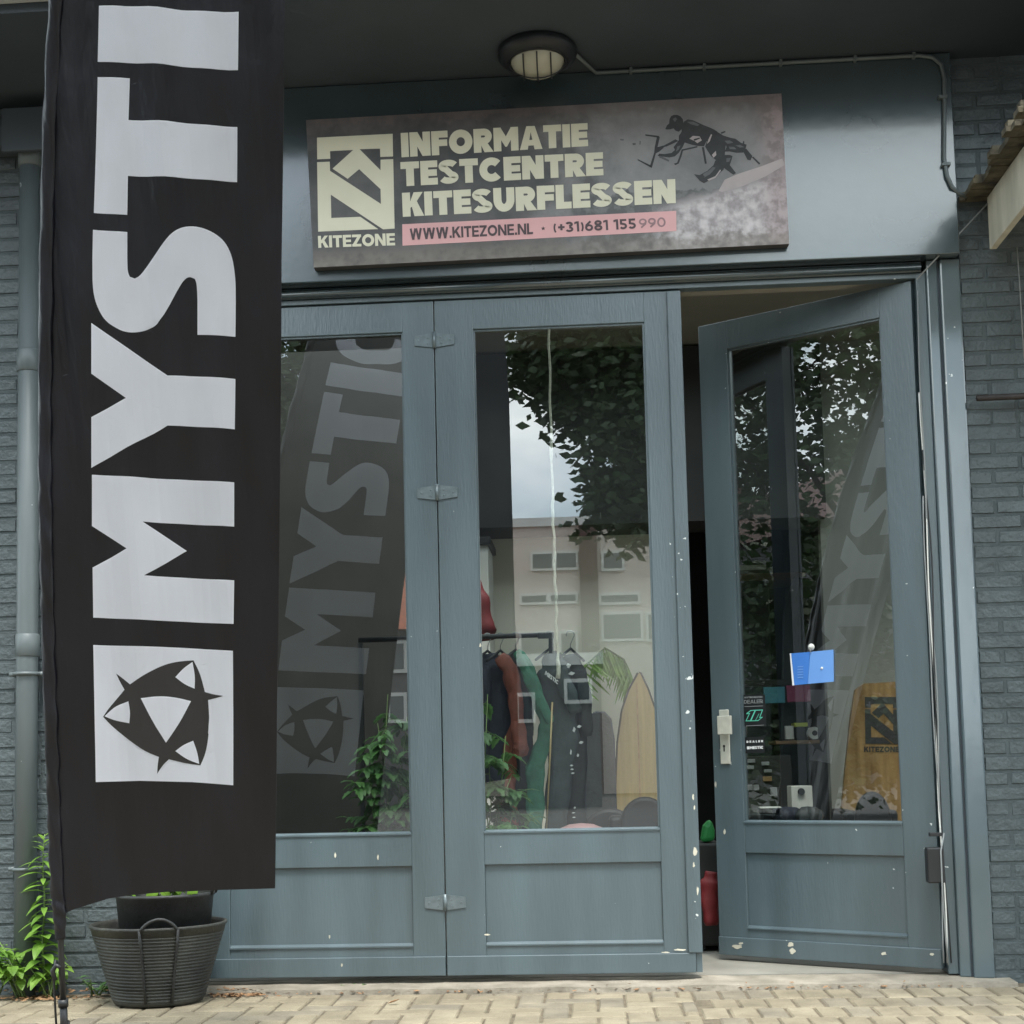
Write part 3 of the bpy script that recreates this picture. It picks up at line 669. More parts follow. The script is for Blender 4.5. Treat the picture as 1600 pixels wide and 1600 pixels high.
# ================================================================== SHOP SIGN
SY = -.150
sc_ = [pq([p], SY)[0] for p in ((490, 418), (1233, 381), (1221, 146), (478, 187.5))]
SX0, SZ0 = sc_[0]
sgn = empty('shop_sign', (SX0, -.13, SZ0), 'long weathered shop sign with ivory lettering, pink strip and surfer picture over the doors', 'sign')
m_ = MB(); m_.prism(sc_, SY, SY+.045)
bo = m_.build('board', ['signedge', 'signface'], sgn, fix=True); bo.matrix_parent_inverse = Matrix(); bo.data.transform(Matrix.Translation((-SX0, .13, -SZ0)))
for p in bo.data.polygons:
    if p.normal.y < -.9: p.material_index = 1
P3 = lambda x, z, off: (x, SY-off, z)
def st_text(txt, px4, m, t=.27, gap=.07, off=.0012, name='lettering', parent=sgn):
    b = MB(); text_on(b, txt, pq(px4, SY), P3, off, t, gap); return b.build(name, m, parent)
# quads: bottom-left, bottom-right, top-right, top-left as seen in the picture
st_text('INFORMATIE', [(627.5, 246), (919, 228.5), (918, 192.5), (626, 208)], 'ivory', .32, .05)
st_text('TESTCENTRE', [(627, 291.5), (943, 274), (942, 238), (625.5, 253.5)], 'ivory', .32, .05)
st_text('KITESURFLESSEN', [(629.5, 339), (1056, 317.5), (1055, 280), (628, 301.5)], 'ivory', .32, .05)
b = MB(); b.prism(pq([(629, 384), (1057, 361), (1056.5, 329.5), (628.5, 350.5)], SY), SY-.001, SY+.0); b.build('strip', 'pink', sgn)
st_text('WWW.KITEZONE.NL', [(641, 375), (833, 366), (832.5, 349), (640, 357.5)], 'inkgrey', .22, .08, .002)
st_text('*', [(845, 363), (853, 362.6), (852.5, 350), (844.5, 350.5)], 'inkgrey', .2, .07, .002)
st_text('(+31)681 155', [(865, 364), (994, 357.5), (993, 341.5), (864, 348)], 'inkgrey', .2, .10, .002)
st_text('990', [(998.5, 357), (1040.5, 354.5), (1039.5, 339.5), (998, 342)], 'inkfaded', .17, .12, .002)
st_text('KITEZONE', [(497.5, 387.5), (617.5, 383.5), (616.8, 364.5), (496.8, 368.8)], 'ivory', .25, .07)
LOGO = [(85, 125), (1055, 75), (1060, 365), (897, 372), (893, 265), (630, 272), (900, 543), (900, 408), (1062, 400), (1080, 1290), (932, 1300), (262, 855), (268, 1155), (640, 1140), (870, 1297), (100, 1330), (87, 440), (248, 433), (252, 550), (905, 975), (900, 785), (625, 528), (478, 652), (285, 522), (550, 282), (252, 297), (255, 395), (88, 402)]
b = MB(); b.prism(pq([(485+x/8.207, 200+y/8.207) for x, y in LOGO], SY), SY-.0012, SY); b.build('emblem', 'ivory', sgn)
# the printed surfer
zs = lambda L_: pq([(960+x/5.714, 160+y/5.714) for x, y in L_], SY)
def ink(L_, m='inkblack', off=.0008, nm='picture'): b = MB(); b.prism(zs(L_), SY-off, SY); return b.build(nm, m, sgn)
ink([(930, 790), (985, 690), (1100, 640), (1300, 575), (1500, 500), (1518, 560), (1350, 660), (1150, 745), (960, 800)], 'boardprint', .0006)
for n_, L_ in enumerate(([(455, 238), (470, 205), (488, 190), (492, 150), (505, 125), (530, 112), (560, 112), (590, 125), (610, 150), (616, 180), (606, 215), (600, 240), (575, 262), (545, 252), (528, 232), (500, 240), (470, 242)],
           [(600, 215), (622, 172), (655, 152), (700, 160), (750, 182), (800, 205), (845, 222), (885, 240), (920, 262), (900, 300), (860, 320), (820, 350), (800, 392), (740, 388), (690, 378), (640, 362), (600, 350), (575, 340), (575, 300), (600, 262)],
           [(575, 338), (628, 358), (612, 395), (575, 450), (540, 482), (490, 492), (430, 484), (385, 478), (400, 458), (450, 462), (510, 452), (540, 425), (528, 400), (555, 365)],
           [(545, 330), (570, 345), (530, 365), (470, 392), (440, 400), (438, 388), (490, 360)],
           [(860, 300), (915, 262), (975, 298), (1000, 350), (990, 420), (985, 480), (950, 540), (905, 515), (862, 478), (830, 430), (810, 395), (828, 345)],
           [(975, 298), (1040, 318), (1080, 325), (1130, 362), (1180, 378), (1172, 412), (1150, 448), (1090, 450), (1030, 438), (985, 440), (1000, 400)],
           [(1150, 440), (1175, 412), (1232, 480), (1215, 518), (1188, 512)], [(1228, 492), (1240, 485), (1302, 545), (1292, 556)],
           [(905, 515), (990, 470), (1030, 470), (1055, 480), (1045, 515), (1030, 560), (1085, 632), (1062, 646), (1005, 605), (950, 565), (905, 545)],
           [(900, 520), (985, 560), (975, 600), (930, 640), (860, 690), (800, 722), (762, 700), (712, 642), (760, 650), (830, 612), (885, 560)],
           [(950, 268), (988, 256), (992, 266), (955, 282)], [(1140, 385), (1150, 345), (1160, 350), (1158, 385)])):
    ink(L_, 'inkblack', .0010+n_*.00005)
for L_ in ([(830, 620), (880, 575), (900, 590), (850, 645), (800, 672)], [(985, 345), (1030, 340), (1060, 360), (1010, 372)], [(1020, 395), (1070, 400), (1090, 420), (1030, 418)], [(650, 175), (700, 172), (760, 200), (740, 212), (680, 195)], [(560, 395), (590, 385), (575, 420), (550, 440)], [(520, 150), (545, 135), (560, 150), (540, 175)], [(1000, 500), (1040, 495), (1025, 530), (1000, 535)]):
    ink(L_, 'inkgrey2', .0017)
ink([(840, 330), (862, 285), (872, 290), (850, 350), (826, 372)], 'boardprint', .0017)
ink([(780, 400), (800, 400), (825, 545), (808, 550)])
ink([(600, 420), (740, 390), (742, 402), (612, 432), (600, 480), (575, 545), (545, 560), (530, 548), (560, 538), (585, 470)])
ink([(380, 305), (405, 310), (385, 400), (440, 385), (440, 405), (400, 440), (370, 455), (335, 585), (315, 575), (355, 450), (360, 400)])
ink([(275, 285), (400, 300), (400, 316), (278, 298)]); ink([(205, 505), (330, 565), (325, 582), (210, 518)])
ink([(400, 470), (490, 515), (485, 530), (400, 492)], 'inkgrey2')
ink([(160, 365), (190, 362), (190, 380), (165, 382)], 'inkgrey2'); ink([(225, 345), (235, 345), (232, 378), (224, 376)], 'inkgrey2'); ink([(50, 325), (85, 330), (80, 342), (52, 338)], 'inkgrey2')
ink([(700, 300), (760, 305), (780, 340), (740, 365), (715, 345), (670, 325)], 'boardprint', .0016); ink([(705, 330), (760, 315), (764, 325), (715, 345)], 'inkblack', .002)
ink([(870, 470), (905, 435), (910, 470), (885, 495)], 'boardprint', .0016); ink([(1080, 385), (1120, 380), (1160, 400), (1120, 405)], 'inkgrey2', .0016)
ink([(790, 640), (880, 590), (905, 575), (870, 620), (800, 660)], 'inkgrey2', .0016); ink([(830, 690), (900, 660), (945, 600), (950, 612), (900, 675), (840, 700)], 'boardprint', .0016)

# ================================================================== LAMP, CONDUIT
LZ = 3.928; lx, ly = .497, -.325
lamp = empty('bulkhead_lamp', (lx, ly, LZ), 'round dark bulkhead lamp with caged frosted glass under the overhang', 'lamp')
b = MB(); b.lathe([(0, 0), (.160, 0), (.168, -.008), (.168, -.032), (.150, -.052), (.126, -.060), (.118, -.055), (.118, -.03), (0, -.03)], 40, (lx, ly, LZ)); b.build('housing', 'lamp', lamp, smooth=True)
b = MB(); b.lathe([(0, -.118), (.035, -.115), (.07, -.104), (.098, -.086), (.112, -.064), (.115, -.045)], 36, (lx, ly, LZ)); b.build('lens', 'lens', lamp, smooth=True)
def dome(a): return -.045-.077*math.sqrt(max(0, 1-(a/.122)**2))
cg = MB()
for xo in (-.058, 0, .058):
    yy = math.sqrt(.118**2-xo**2)
    cg.tube([(lx+xo, ly+yy*math.cos(R(t_)), LZ+dome(math.hypot(xo, yy*math.cos(R(t_))))-.003) for t_ in range(0, 181, 15)], .003, 6)
cg.tube([(lx+.118*math.cos(R(t_)), ly, LZ+dome(.118*abs(math.cos(R(t_))))-.006) for t_ in range(0, 181, 15)], .003, 6)
cg.tube([(lx+.121*math.cos(R(t_)), ly+.121*math.sin(R(t_)), LZ-.058) for t_ in range(0, 361, 15)], .005, 6)
cg.build('cage', 'lamp', lamp, smooth=True)
CY_ = -.113
cdn = empty('cable_conduit', (lx, CY_, 3.9), 'thin grey conduit running from the lamp along the header and down its right end', 'conduit')
def cp(x, y, Y=CY_): p = oy(x, y, Y); return (p.x, p.y, p.z)
b = MB(); pts = [(lx+.16, ly+.02, LZ-.02)]+[(lx+.25, CY_, 3.912)]+[(x, CY_, 3.912) for x in (1.0, 1.5, 2.0, 2.14)]+[(2.20, CY_, 3.90), (2.235, CY_, 3.865), (2.245, CY_, 3.80), (2.236, CY_, 3.6), (2.228, CY_, 3.45), (2.236, CY_, 3.37), (2.255, CY_, 3.32), (2.29, CY_+.02, 3.295), (2.34, CY_+.05, 3.29)]
b.tube(pts, .0085, 10); b.build('pipe', 'pipe', cdn, smooth=True)
for x in (.9, 1.22, 1.55, 1.87, 2.12):
    b = MB(); b.box(x-.007, x+.007, CY_-.011, -.1005, 3.900, 3.926); b.build('clip', 'pipe', cdn, bevel=.002)
for z in (3.42, 3.72):
    b = MB(); b.box(2.215, 2.252, CY_-.011, -.1005, z-.007, z+.007); b.build('clip', 'pipe', cdn, bevel=.002)

# ================================================================== DRAINPIPE
pxx, pyy = -1.803, -.095
dp = empty('drainpipe', (pxx, pyy, -.05), 'grey painted round drainpipe on the brick wall left of the flag', 'drainpipe')
b = MB(); b.tube([(pxx-.012, pyy, -.05), (pxx-.006, pyy, 1.5), (pxx, pyy, 3.66)], .047, 24); b.build('pipe', 'pipe', dp, smooth=True)
b = MB(); b.tube([(pxx, pyy, 3.62), (pxx, pyy, 3.72)], .053, 24); b.build('collar', 'pipe', dp, smooth=True)
for z in (2.73, 1.46): b = MB(); b.tube([(pxx-.004, pyy, z-.05), (pxx-.004, pyy, z-.046), (pxx-.004, pyy, z+.046), (pxx-.004, pyy, z+.05)], [.048, .052, .052, .048], 24); b.build('collar', 'pipe', dp, smooth=True)
for z in (1.335, .49):
    b = MB(); b.tube([(pxx-.008+.054*math.cos(R(t_)), pyy+.054*math.sin(R(t_)), z) for t_ in range(180, 361, 15)], .008, 8)
    b.box(pxx-.085, pxx-.055, pyy-.006, -.031, z-.009, z+.009); b.box(pxx+.04, pxx+.072, pyy-.006, -.031, z-.009, z+.009); b.build('bracket', 'pipe', dp, smooth=True)
gt = empty('gutter', (-2.3, -.2, 3.70), 'dark box gutter under the overhang at the top left corner', 'gutter')
b = MB(); b.box(-3.4, -1.60, -.16, -.033, 3.70, 3.80); b.build('trough', 'soffit', gt, bevel=.006)
b = MB(); b.box(-1.90, -1.70, -.19, -.161, 3.66, 3.86); b.build('hopper', 'soffit', gt, bevel=.006)

# ================================================================== TUBS
tx, ty = -1.166, -.305
tub = empty('rubber_tub', (tx, ty, -.05), 'large ribbed black rubber tub with handles standing under the flag', 'tub')
def ribs(a, h):
    return 0
prof = [(0, -.046), (.150, -.048), (.178, -.044), (.186, -.030)]
z = -.028
while z < .235:
    r_ = .186+(z+.028)*.30
    prof += [(r_, z), (r_+.0035, z+.003), (r_+.0035, z+.007), (r_, z+.010)]; z += .0135
prof += [(.267, .238), (.272, .262), (.279, .266), (.279, .276), (.268, .277), (.262, .262), (.24, .2), (.20, .02), (0, .02)]
def wob(a, h): return .012*math.sin(2*a+.4)+.006*math.sin(3*a+1)
b = MB(); b.lathe(prof, 72, (tx, ty, 0), sx=1.0, sy=.93, wob=wob); b.build('tub_body', 'rubber_dusty', tub, smooth=True)
for aa in (-78, 102):
    b = MB()
    for da in (-16, 16):
        a = R(aa+da+4)
        pts = []
        for zz in (.27, .2, .12, .04, -.03):
            r_ = (.186+(zz+.028)*.30+.004)*(1+wob(a, zz)); pts.append((tx+r_*math.cos(a), ty+r_*.93*math.sin(a), zz))
        b.tube(pts, .010, 8, flat=.6)
    b.build('rib', 'rubber', tub, smooth=True)
    b = MB(); pts = []
    for k in range(13):
        u = k/12; a = R(aa+4-16+32*u); zz = .262+.050*math.sin(math.pi*u)**.7; r_ = .279*(1+wob(a, 0))
        pts.append((tx+r_*math.cos(a), ty+r_*.93*math.sin(a), zz))
    b.tube(pts, .0065, 8); b.build('handle', 'rubber', tub, smooth=True)
# inner pot
ix, iy = tx+.02, ty+.03
pot = empty('plant_pot', (ix, iy, .03), 'smaller black pot with a handle nested inside the rubber tub, filled with soil', 'pot')
b = MB(); b.lathe([(0, .03), (.165, .03), (.20, .38), (.207, .384), (.207, .396), (.198, .397), (.193, .385), (.185, .35), (0, .35)], 48, (ix, iy, 0), sy=.95); b.build('pot_body', 'rubber', pot, smooth=True)
b = MB(); b.lathe([(0, .356), (.1, .362), (.186, .352)], 32, (ix, iy, 0), sy=.95); b.build('soil', 'soil', pot)
b = MB(); b.tube([(ix+.200, iy-.03, .385), (ix+.222, iy-.03, .43), (ix+.232, iy-.02, .452), (ix+.225, iy+.03, .452), (ix+.20, iy+.05, .39)], .008, 8); b.build('handle', 'rubber', pot, smooth=True)

# ------------------------------------------------------------------ leaves and plants
def leafpts(mb, base, dirv, up, Ln, Wd, serr=0, droop=.25, fold=.25, n=7):
    d = Vector(dirv).normalized(); u = Vector(up); s = d.cross(u)
    if s.length < 1e-4: s = d.cross(Vector((1, 0, 0)))
    s.normalize(); u = s.cross(d).normalized(); base = Vector(base); vs = []; fs = []
    for i in range(n+1):
        t = i/n; w = Wd*math.sin(math.pi*min(1, t*.94+.04))**.8*(1-.35*t)
        if serr and i % 2: w *= 1-serr
        c = base+d*(Ln*t)-u*(droop*Ln*t*t)
        vs += [c+s*w+u*(fold*w), c, c-s*w+u*(fold*w)]
        if i:
            a = 3*(i-1); fs += [(a, a+1, a+4, a+3), (a+1, a+2, a+5, a+4)]
    mb.add(vs, fs)
def rv(z0=-.2, z1=.6):
    a = random.uniform(0, 2*math.pi); return Vector((math.cos(a), math.sin(a), random.uniform(z0, z1)))
def tall_weed(x, y, h, label, seed, lean=0, nl=34, leafm='leaf'):
    random.seed(seed); e = empty('weed', (x, y, -.05), label, 'plant')
    s = MB(); pts = [(x+lean*(k/8)**1.5+.006*math.sin(k*1.7), y+.004*math.cos(k*2), -.05+h*k/8) for k in range(9)]
    s.tube(pts, [.0055-.0004*k for k in range(9)], 6); s.build('stem', 'stem', e, smooth=True)
    l = MB()
    for i in range(nl):
        t = .12+.88*i/nl; k = min(7, int(t*8)); p = Vector(pts[k]).lerp(Vector(pts[k+1]), t*8-k)
        a = i*2.4+random.uniform(-.4, .4); top = t > .88
        dv = Vector((math.cos(a), math.sin(a)*.8-.25, .9 if top else random.uniform(-.1, .5)))
        Ln = (.055 if top else random.uniform(.075, .115)*(1.1-.3*t)); leafpts(l, p, dv, (0, 0, 1), Ln, Ln*random.uniform(.16, .21) if t > .45 else Ln*.28, 0, random.uniform(.3, .7))
    l.build('leaves', leafm, e); return e
w1 = oy(63, 1520, -.13); tall_weed(-1.715, -.14, .69, 'tall narrow-leaved green weed growing beside the foot of the drainpipe', 3, .0, 64)
def bush(name, x, y, z0, rad, h, n, label, seed, leafm, Ln=.06, wr=.3, cat='plant', serr=0, nst=6):
    random.seed(seed); e = empty(name, (x, y, z0), label, cat)
    st_ = MB(); l = MB()
    for k in range(nst):
        dv = rv(.6, 1.8); dv.x *= rad; dv.y *= rad*.6; dv.z = h*random.uniform(.6, 1)
        p0 = Vector((x+random.uniform(-.02, .02), y+random.uniform(-.02, .02), z0)); p1 = p0+dv
        pm = p0.lerp(p1, .5)+Vector((0, 0, h*.12)); st_.tube([p0, pm, p1], [.004, .003, .0015], 5)
        for i in range(n//nst):
            t = random.uniform(.25, 1.05); p = p0.lerp(pm, t*2) if t < .5 else pm.lerp(p1, t*2-1)
            ll = Ln*random.uniform(.6, 1.25); leafpts(l, p, rv(-.3, .5), (0, 0, 1), ll, ll*wr*random.uniform(.8, 1.2), serr, random.uniform(.2, .6))
    st_.build('stem', 'stem', e, smooth=True); l.build('leaves', leafm, e); return e
bush('weed', -1.80, -.17, -.05, .13, .26, 60, 'broad-leaved green weed spreading in front of the foot of the drainpipe', 5, 'leaf', .06, .34)
bush('weed', -1.93, -.16, -.05, .12, .24, 60, 'broad-leaved green weed at the left edge, left of the drainpipe', 6, 'leaf', .065, .34)
bush('weed', -1.68, -.16, -.05, .08, .17, 34, 'low bright weed between the drainpipe and the flag pole', 8, 'leaf', .05, .34)
bush('weed', -1.50, -.09, -.05, .07, .09, 26, 'small dark weed at the wall just right of the flag pole', 9, 'leafdark', .035, .34)
bush('weed', -1.40, -.10, -.05, .05, .07, 26, 'small dark weed at the wall against the left side of the rubber tub', 10, 'leafdark', .035, .34)
pl = oz(245, 1572, -.05); bush('weed', pl.x, pl.y, -.05, .018, .03, 14, 'tiny pale weed between the pavers in front of the rubber tub', 12, 'leaf', .022, .4)
pl = oz(552, 1546, -.05); bush('weed', pl.x, pl.y, -.045, .035, .018, 22, 'tiny weed at the threshold below the left door leaf', 14, 'leafdark', .022, .4)
bush('potted_plant', ix-.01, iy, .355, .15, .16, 42, 'leafy green plant in the smaller black pot, behind the flag hem', 16, 'leaf', .085, .42, 'plant')
random.seed(18); pl_ = [o for o in bpy.data.objects if o.name.startswith('potted_plant')][0]; l = MB()
for (x, y, dx, dz, ll) in ((222, 1402, -.5, .6, .075), (236, 1398, .3, .7, .08), (262, 1398, -.2, .9, .085), (272, 1402, .7, .5, .075), (290, 1400, .5, .8, .06), (250, 1404, -.9, .3, .06), (212, 1396, -.6, .9, .07), (300, 1396, .2, .9, .07), (280, 1390, -.2, 1, .08)):
    p = oy(x, y+8, iy-.10); leafpts(l, p, (dx, -.5, dz), (0, 0, 1), ll, ll*.40, .1, .4)
l.build('leaves', 'leaf', pl_)
# litter
random.seed(21)
lt = MB()
for i in range(520):
    r_ = random.random()
    if r_ < .42: x = random.gauss(-1.72, .14); y = random.uniform(-.26, -.06)
    elif r_ < .72: x = random.gauss(-.88, .07); y = random.gauss(-.17, .035)
    else: x = random.uniform(-1.5, 2.2); y = -.158+random.gauss(0, .012)
    a = random.uniform(0, 6.28); s = random.uniform(.006, .018); q = Vector((math.cos(a)*s, math.sin(a)*s, random.uniform(-.003, .004))); w_ = Vector((-math.sin(a)*s*.4, math.cos(a)*s*.4, .002)); p = Vector((x, y, -.045+random.random()*.006))
    if y > -.14: p.z += .015
    lt.add([p-q, p+w_, p+q, p-w_], [(0, 1, 2), (0, 2, 3)])
tag(lt.build('leaf_litter', 'dry'), kind='stuff')
random.seed(22)
for (px_, py_, lb) in ((620, 1530, 'curled brown dead leaf at the threshold below the hinged door seam'), (606, 1568, 'dark dead leaf on the pavers in front of the left door leaf'), (1304, 1532, 'orange dead leaf lying in front of the open right door')):
    p = oz(px_, py_, -.045); b = MB(); leafpts(b, p, (1, .2, .12), (0, 0, 1), .05, .015, .3, -.2, .5); o = b.build('dead_leaf', 'dry'); centre(o); tag(o, lb, 'leaf')

# ================================================================== THINGS INSIDE THE SHOP
random.seed(31)
def PX(px, py, Y): return oy(px, py, Y)
def soft(name, spine, m, parent, flat=.5, n=12, wr=.10, seed=0):
    """hanging cloth limb: spine = [(px,py,half width in m)], at depth Y"""
    b = MB(); pts = []; rs = []
    for i in range(len(spine)-1):
        (a, ra), (c, rc) = spine[i], spine[i+1]
        for k in range(5):
            t = k/5; pts.append(a.lerp(c, t)); rs.append((ra+(rc-ra)*t)*(1+wr*math.sin(len(pts)*1.3+seed)))
    pts.append(spine[-1][0]); rs.append(spine[-1][1]*.8)
    o = 0
    for i, p in enumerate(pts):
        d = (pts[min(i+1, len(pts)-1)]-pts[max(i-1, 0)]).normalized(); sx = Vector((0, 1, 0)).cross(d).normalized()
        for k in range(n):
            a = 2*math.pi*k/n; w = 1+.14*math.sin(3*a+i*.35+seed)+.07*math.sin(5*a-i*.6)
            b.v.append(tuple(p+sx*math.cos(a)*rs[i]*w+Vector((0, 1, 0))*math.sin(a)*rs[i]*flat*w))
    for i in range(len(pts)-1):
        for k in range(n): a = i*n+k; q = i*n+(k+1) % n; b.f.append((a, q, q+n, a+n))
    b.f.append(tuple(range(n))); b.f.append(tuple((len(pts)-1)*n+k for k in range(n)))
    return b.build(name, m, parent, smooth=True, fix=True)
def sp(Y, *L_): return [(PX(x, y, Y), r) for x, y, r in L_]
YR = 1.0
r0 = PX(560, 992, YR); r1 = PX(856, 992, YR)
rack = empty('clothes_rack', (r0.x, YR, 0), 'black metal clothes rack with garments hanging behind the seam of the folding doors', 'clothes rack')
b = MB(); b.tube([(r0.x, YR, r1.z), (r1.x+.03, YR, r1.z)], .013, 10); b.build('rail', 'black', rack, smooth=True)
for x in (r0.x+.01, r1.x+.015):
    b = MB(); b.box(x-.012, x+.012, YR-.012, YR+.012, .02, r1.z-.014); b.build('post', 'black', rack)
    b = MB(); b.box(x-.015, x+.015, YR-.25, YR+.25, -.022, .018); b.build('foot', 'black', rack)
b = MB(); b.box(r1.x-.05, r1.x+.03, YR-.02, YR-.014, r1.z-.02, r1.z+.012); b.build('end_plate', 'black', rack)
rz = r1.z
def hanger(x, m='black'):
    e = empty('clothes_hanger', (x, YR, rz-.07), 'black clothes hanger on the rail, over %s' % hanger.what, 'hanger', 'hangers on the clothes rack')
    b = MB(); b.tube([(x+.02*math.cos(R(t_)), YR, rz+.0-.006+.02*math.sin(R(t_))+.003) for t_ in range(200, -60, -20)]+[(x, YR, rz-.05), (x, YR, rz-.075)], .0025, 6); b.build('hook', 'steel', e, smooth=True)
    b = MB(); b.tube([(x-.13*.5, YR-.09, rz-.13), (x, YR, rz-.072), (x+.13*.5, YR+.09, rz-.13)], .007, 6); b.build('shoulders', m, e, smooth=True)
def suit(name, label, x_, m, Yo, limbs, cat='wetsuit'):
    top = limbs[0][0][0]; e = empty(name, top, label, cat, 'garments on the clothes rack')
    for i, l_ in enumerate(limbs): soft('torso' if i == 0 else 'limb', l_, m, e, .35 if i == 0 else .6, seed=i*2+x_)
    hanger.what = label.split(' hanging')[0].split(',')[0]; hanger(top.x)
suit('wetsuit', 'navy jacket hanging leftmost on the clothes rack visible through the middle leaf', 1, 'navy', 0, [sp(YR, (762, 1022, .05), (765, 1045, .11), (768, 1130, .10), (770, 1240, .09)), sp(YR-.06, (752, 1040, .05), (748, 1110, .045), (750, 1200, .04))], 'jacket')
suit('wetsuit', 'rust red wetsuit hanging left of the sea green one', 2, 'redcloth', 0, [sp(YR, (782, 1024, .03), (784, 1060, .06), (786, 1150, .055), (792, 1230, .05), (797, 1310, .045)), sp(YR-.10, (779, 1026, .03), (796, 1046, .040), (806, 1085, .036), (809, 1130, .034), (813, 1170, .040), (806, 1182, .025))])
suit('wetsuit', 'black wetsuit hanging between the rust red and sea green ones', 3, 'darkcloth', 0, [sp(YR+.05, (806, 1018, .03), (808, 1050, .075), (812, 1130, .07), (812, 1240, .065), (812, 1300, .06)), sp(YR-.02, (818, 1040, .04), (822, 1090, .036), (826, 1150, .033))])
suit('wetsuit', 'sea green wetsuit hanging in the middle of the clothes rack', 4, 'greencloth', 0, [sp(YR-.05, (806, 1018, .02), (820, 1036, .032), (832, 1062, .034), (842, 1095, .034), (852, 1128, .030), (849, 1160, .036), (838, 1200, .045), (836, 1250, .042), (834, 1310, .038)), sp(YR-.12, (812, 1028, .02), (828, 1060, .028), (846, 1100, .026), (860, 1130, .022))])
suit('wetsuit', 'slate grey wetsuit with white chest print hanging right of the sea green one', 5, 'slate', 0, [sp(YR, (858, 1020, .03), (866, 1042, .075), (872, 1080, .085), (878, 1150, .075), (872, 1230, .06), (868, 1310, .055)), sp(YR-.07, (872, 1046, .045), (890, 1085, .038), (900, 1115, .030))])
suit('wetsuit', 'black and white patterned wetsuit hanging rightmost on the clothes rack', 6, 'darkcloth', 0, [sp(YR+.08, (892, 1022, .03), (896, 1050, .07), (900, 1120, .06), (896, 1200, .055), (900, 1310, .055)), sp(YR+.02, (905, 1048, .04), (914, 1100, .035), (916, 1150, .03))])
pr = bpy.data.objects[-1] if False else None
pat = MB()
for (x, y, w, h) in ((888, 1040, 9, 8), (893, 1052, 11, 6), (886, 1058, 6, 4), (897, 1140, 5, 9), (905, 1135, 8, 5), (892, 1175, 3, 10), (893, 1196, 6, 3), (894, 1202, 6, 3), (895, 1208, 6, 3), (903, 1180, 4, 6), (898, 1262, 4, 4), (896, 1270, 6, 2), (897, 1277, 6, 2), (908, 1160, 8, 5)):
    Yp = YR-.045; P_ = [PX(x+dx, y+dy, Yp) for dx, dy in ((-w*.5, h*.2), (w*.1, h*.5), (w*.5, -h*.1), (-w*.05, -h*.5))]
    o = len(pat.v); pat.v += [tuple(p) for p in P_]+[tuple(p+Vector((0, .004, 0))) for p in P_]
    pat.f += [(o, o+1, o+2, o+3), (o+7, o+6, o+5, o+4)]+[(o+i, o+4+i, o+4+(i+1) % 4, o+(i+1) % 4) for i in range(4)]
par = [o for o in bpy.data.objects if o.get('label', '').startswith('black and white patterned')][0]
pat.build('print', 'whiteprint', par)
par = [o for o in bpy.data.objects if o.get('label', '').startswith('slate grey wetsuit')][0]
Yp = YR-.115; b = MB(); text_on(b, 'MYSTIC', pq([(851, 1054), (872, 1070), (873, 1064), (853, 1048)], Yp), lambda x, z, off: (x, Yp-off, z), .001, .27, .06); b.build('print', 'whiteprint', par)
# red garment hung high and the pale locker behind
e = empty('life_vest', PX(754, 925, 1.3), 'red padded vest hanging high behind the left stile of the middle leaf', 'vest')
soft('vest_body', sp(1.3, (740, 905, .03), (743, 935, .075), (746, 985, .09), (747, 1002, .08)), 'red', e)
p0 = PX(748, 840, 2.9); p1 = PX(772, 1290, 2.9)
e = empty('locker', (p0.x, 3.0, 0), 'pale narrow locker with a dark top standing against the beige back wall', 'locker')
b = MB(); b.box(p0.x-.2, p1.x, 2.9, 3.4, -.02, p0.z-.05); b.build('cabinet', 'white', e, bevel=.004)
b = MB(); b.box(p0.x-.22, p1.x+.02, 2.87, 3.42, p0.z-.048, p0.z); b.build('top', 'black', e, bevel=.004)
b = MB(); b.box(p0.x-.1, p0.x-.09, 2.893, 2.899, .1, p0.z-.1); b.build('door_gap', 'black', e)
# rope
b = MB(); rp = [PX(857, 480, .5)]; rp = []
for k in range(60):
    t = k/59; y = 470+590*t; x = 857.5+15*t**1.4+.7*math.sin(k*.7)+(.8*math.sin(k*2.1) if t > .5 else 0); rp.append(PX(x, y, .5))
b.tube(rp, [.0055+(.0035 if 22 < i < 25 or i > 56 else 0)+(.0022*abs(math.sin(i*1.2)) if i > 30 else 0) for i in range(60)], 7)
o = b.build('rope', 'rope', smooth=True); tag(o, 'knotted white rope hanging from the ceiling behind the middle leaf', 'rope')
b = MB(); b.tube([PX(863, 1097, .32), PX(859, 1190, .32), PX(852, 1330, .32)], .0045, 6); o = b.build('bamboo_stick', 'ply2', smooth=True); tag(o, 'thin bamboo plant stick standing behind the middle leaf glass', 'stick')
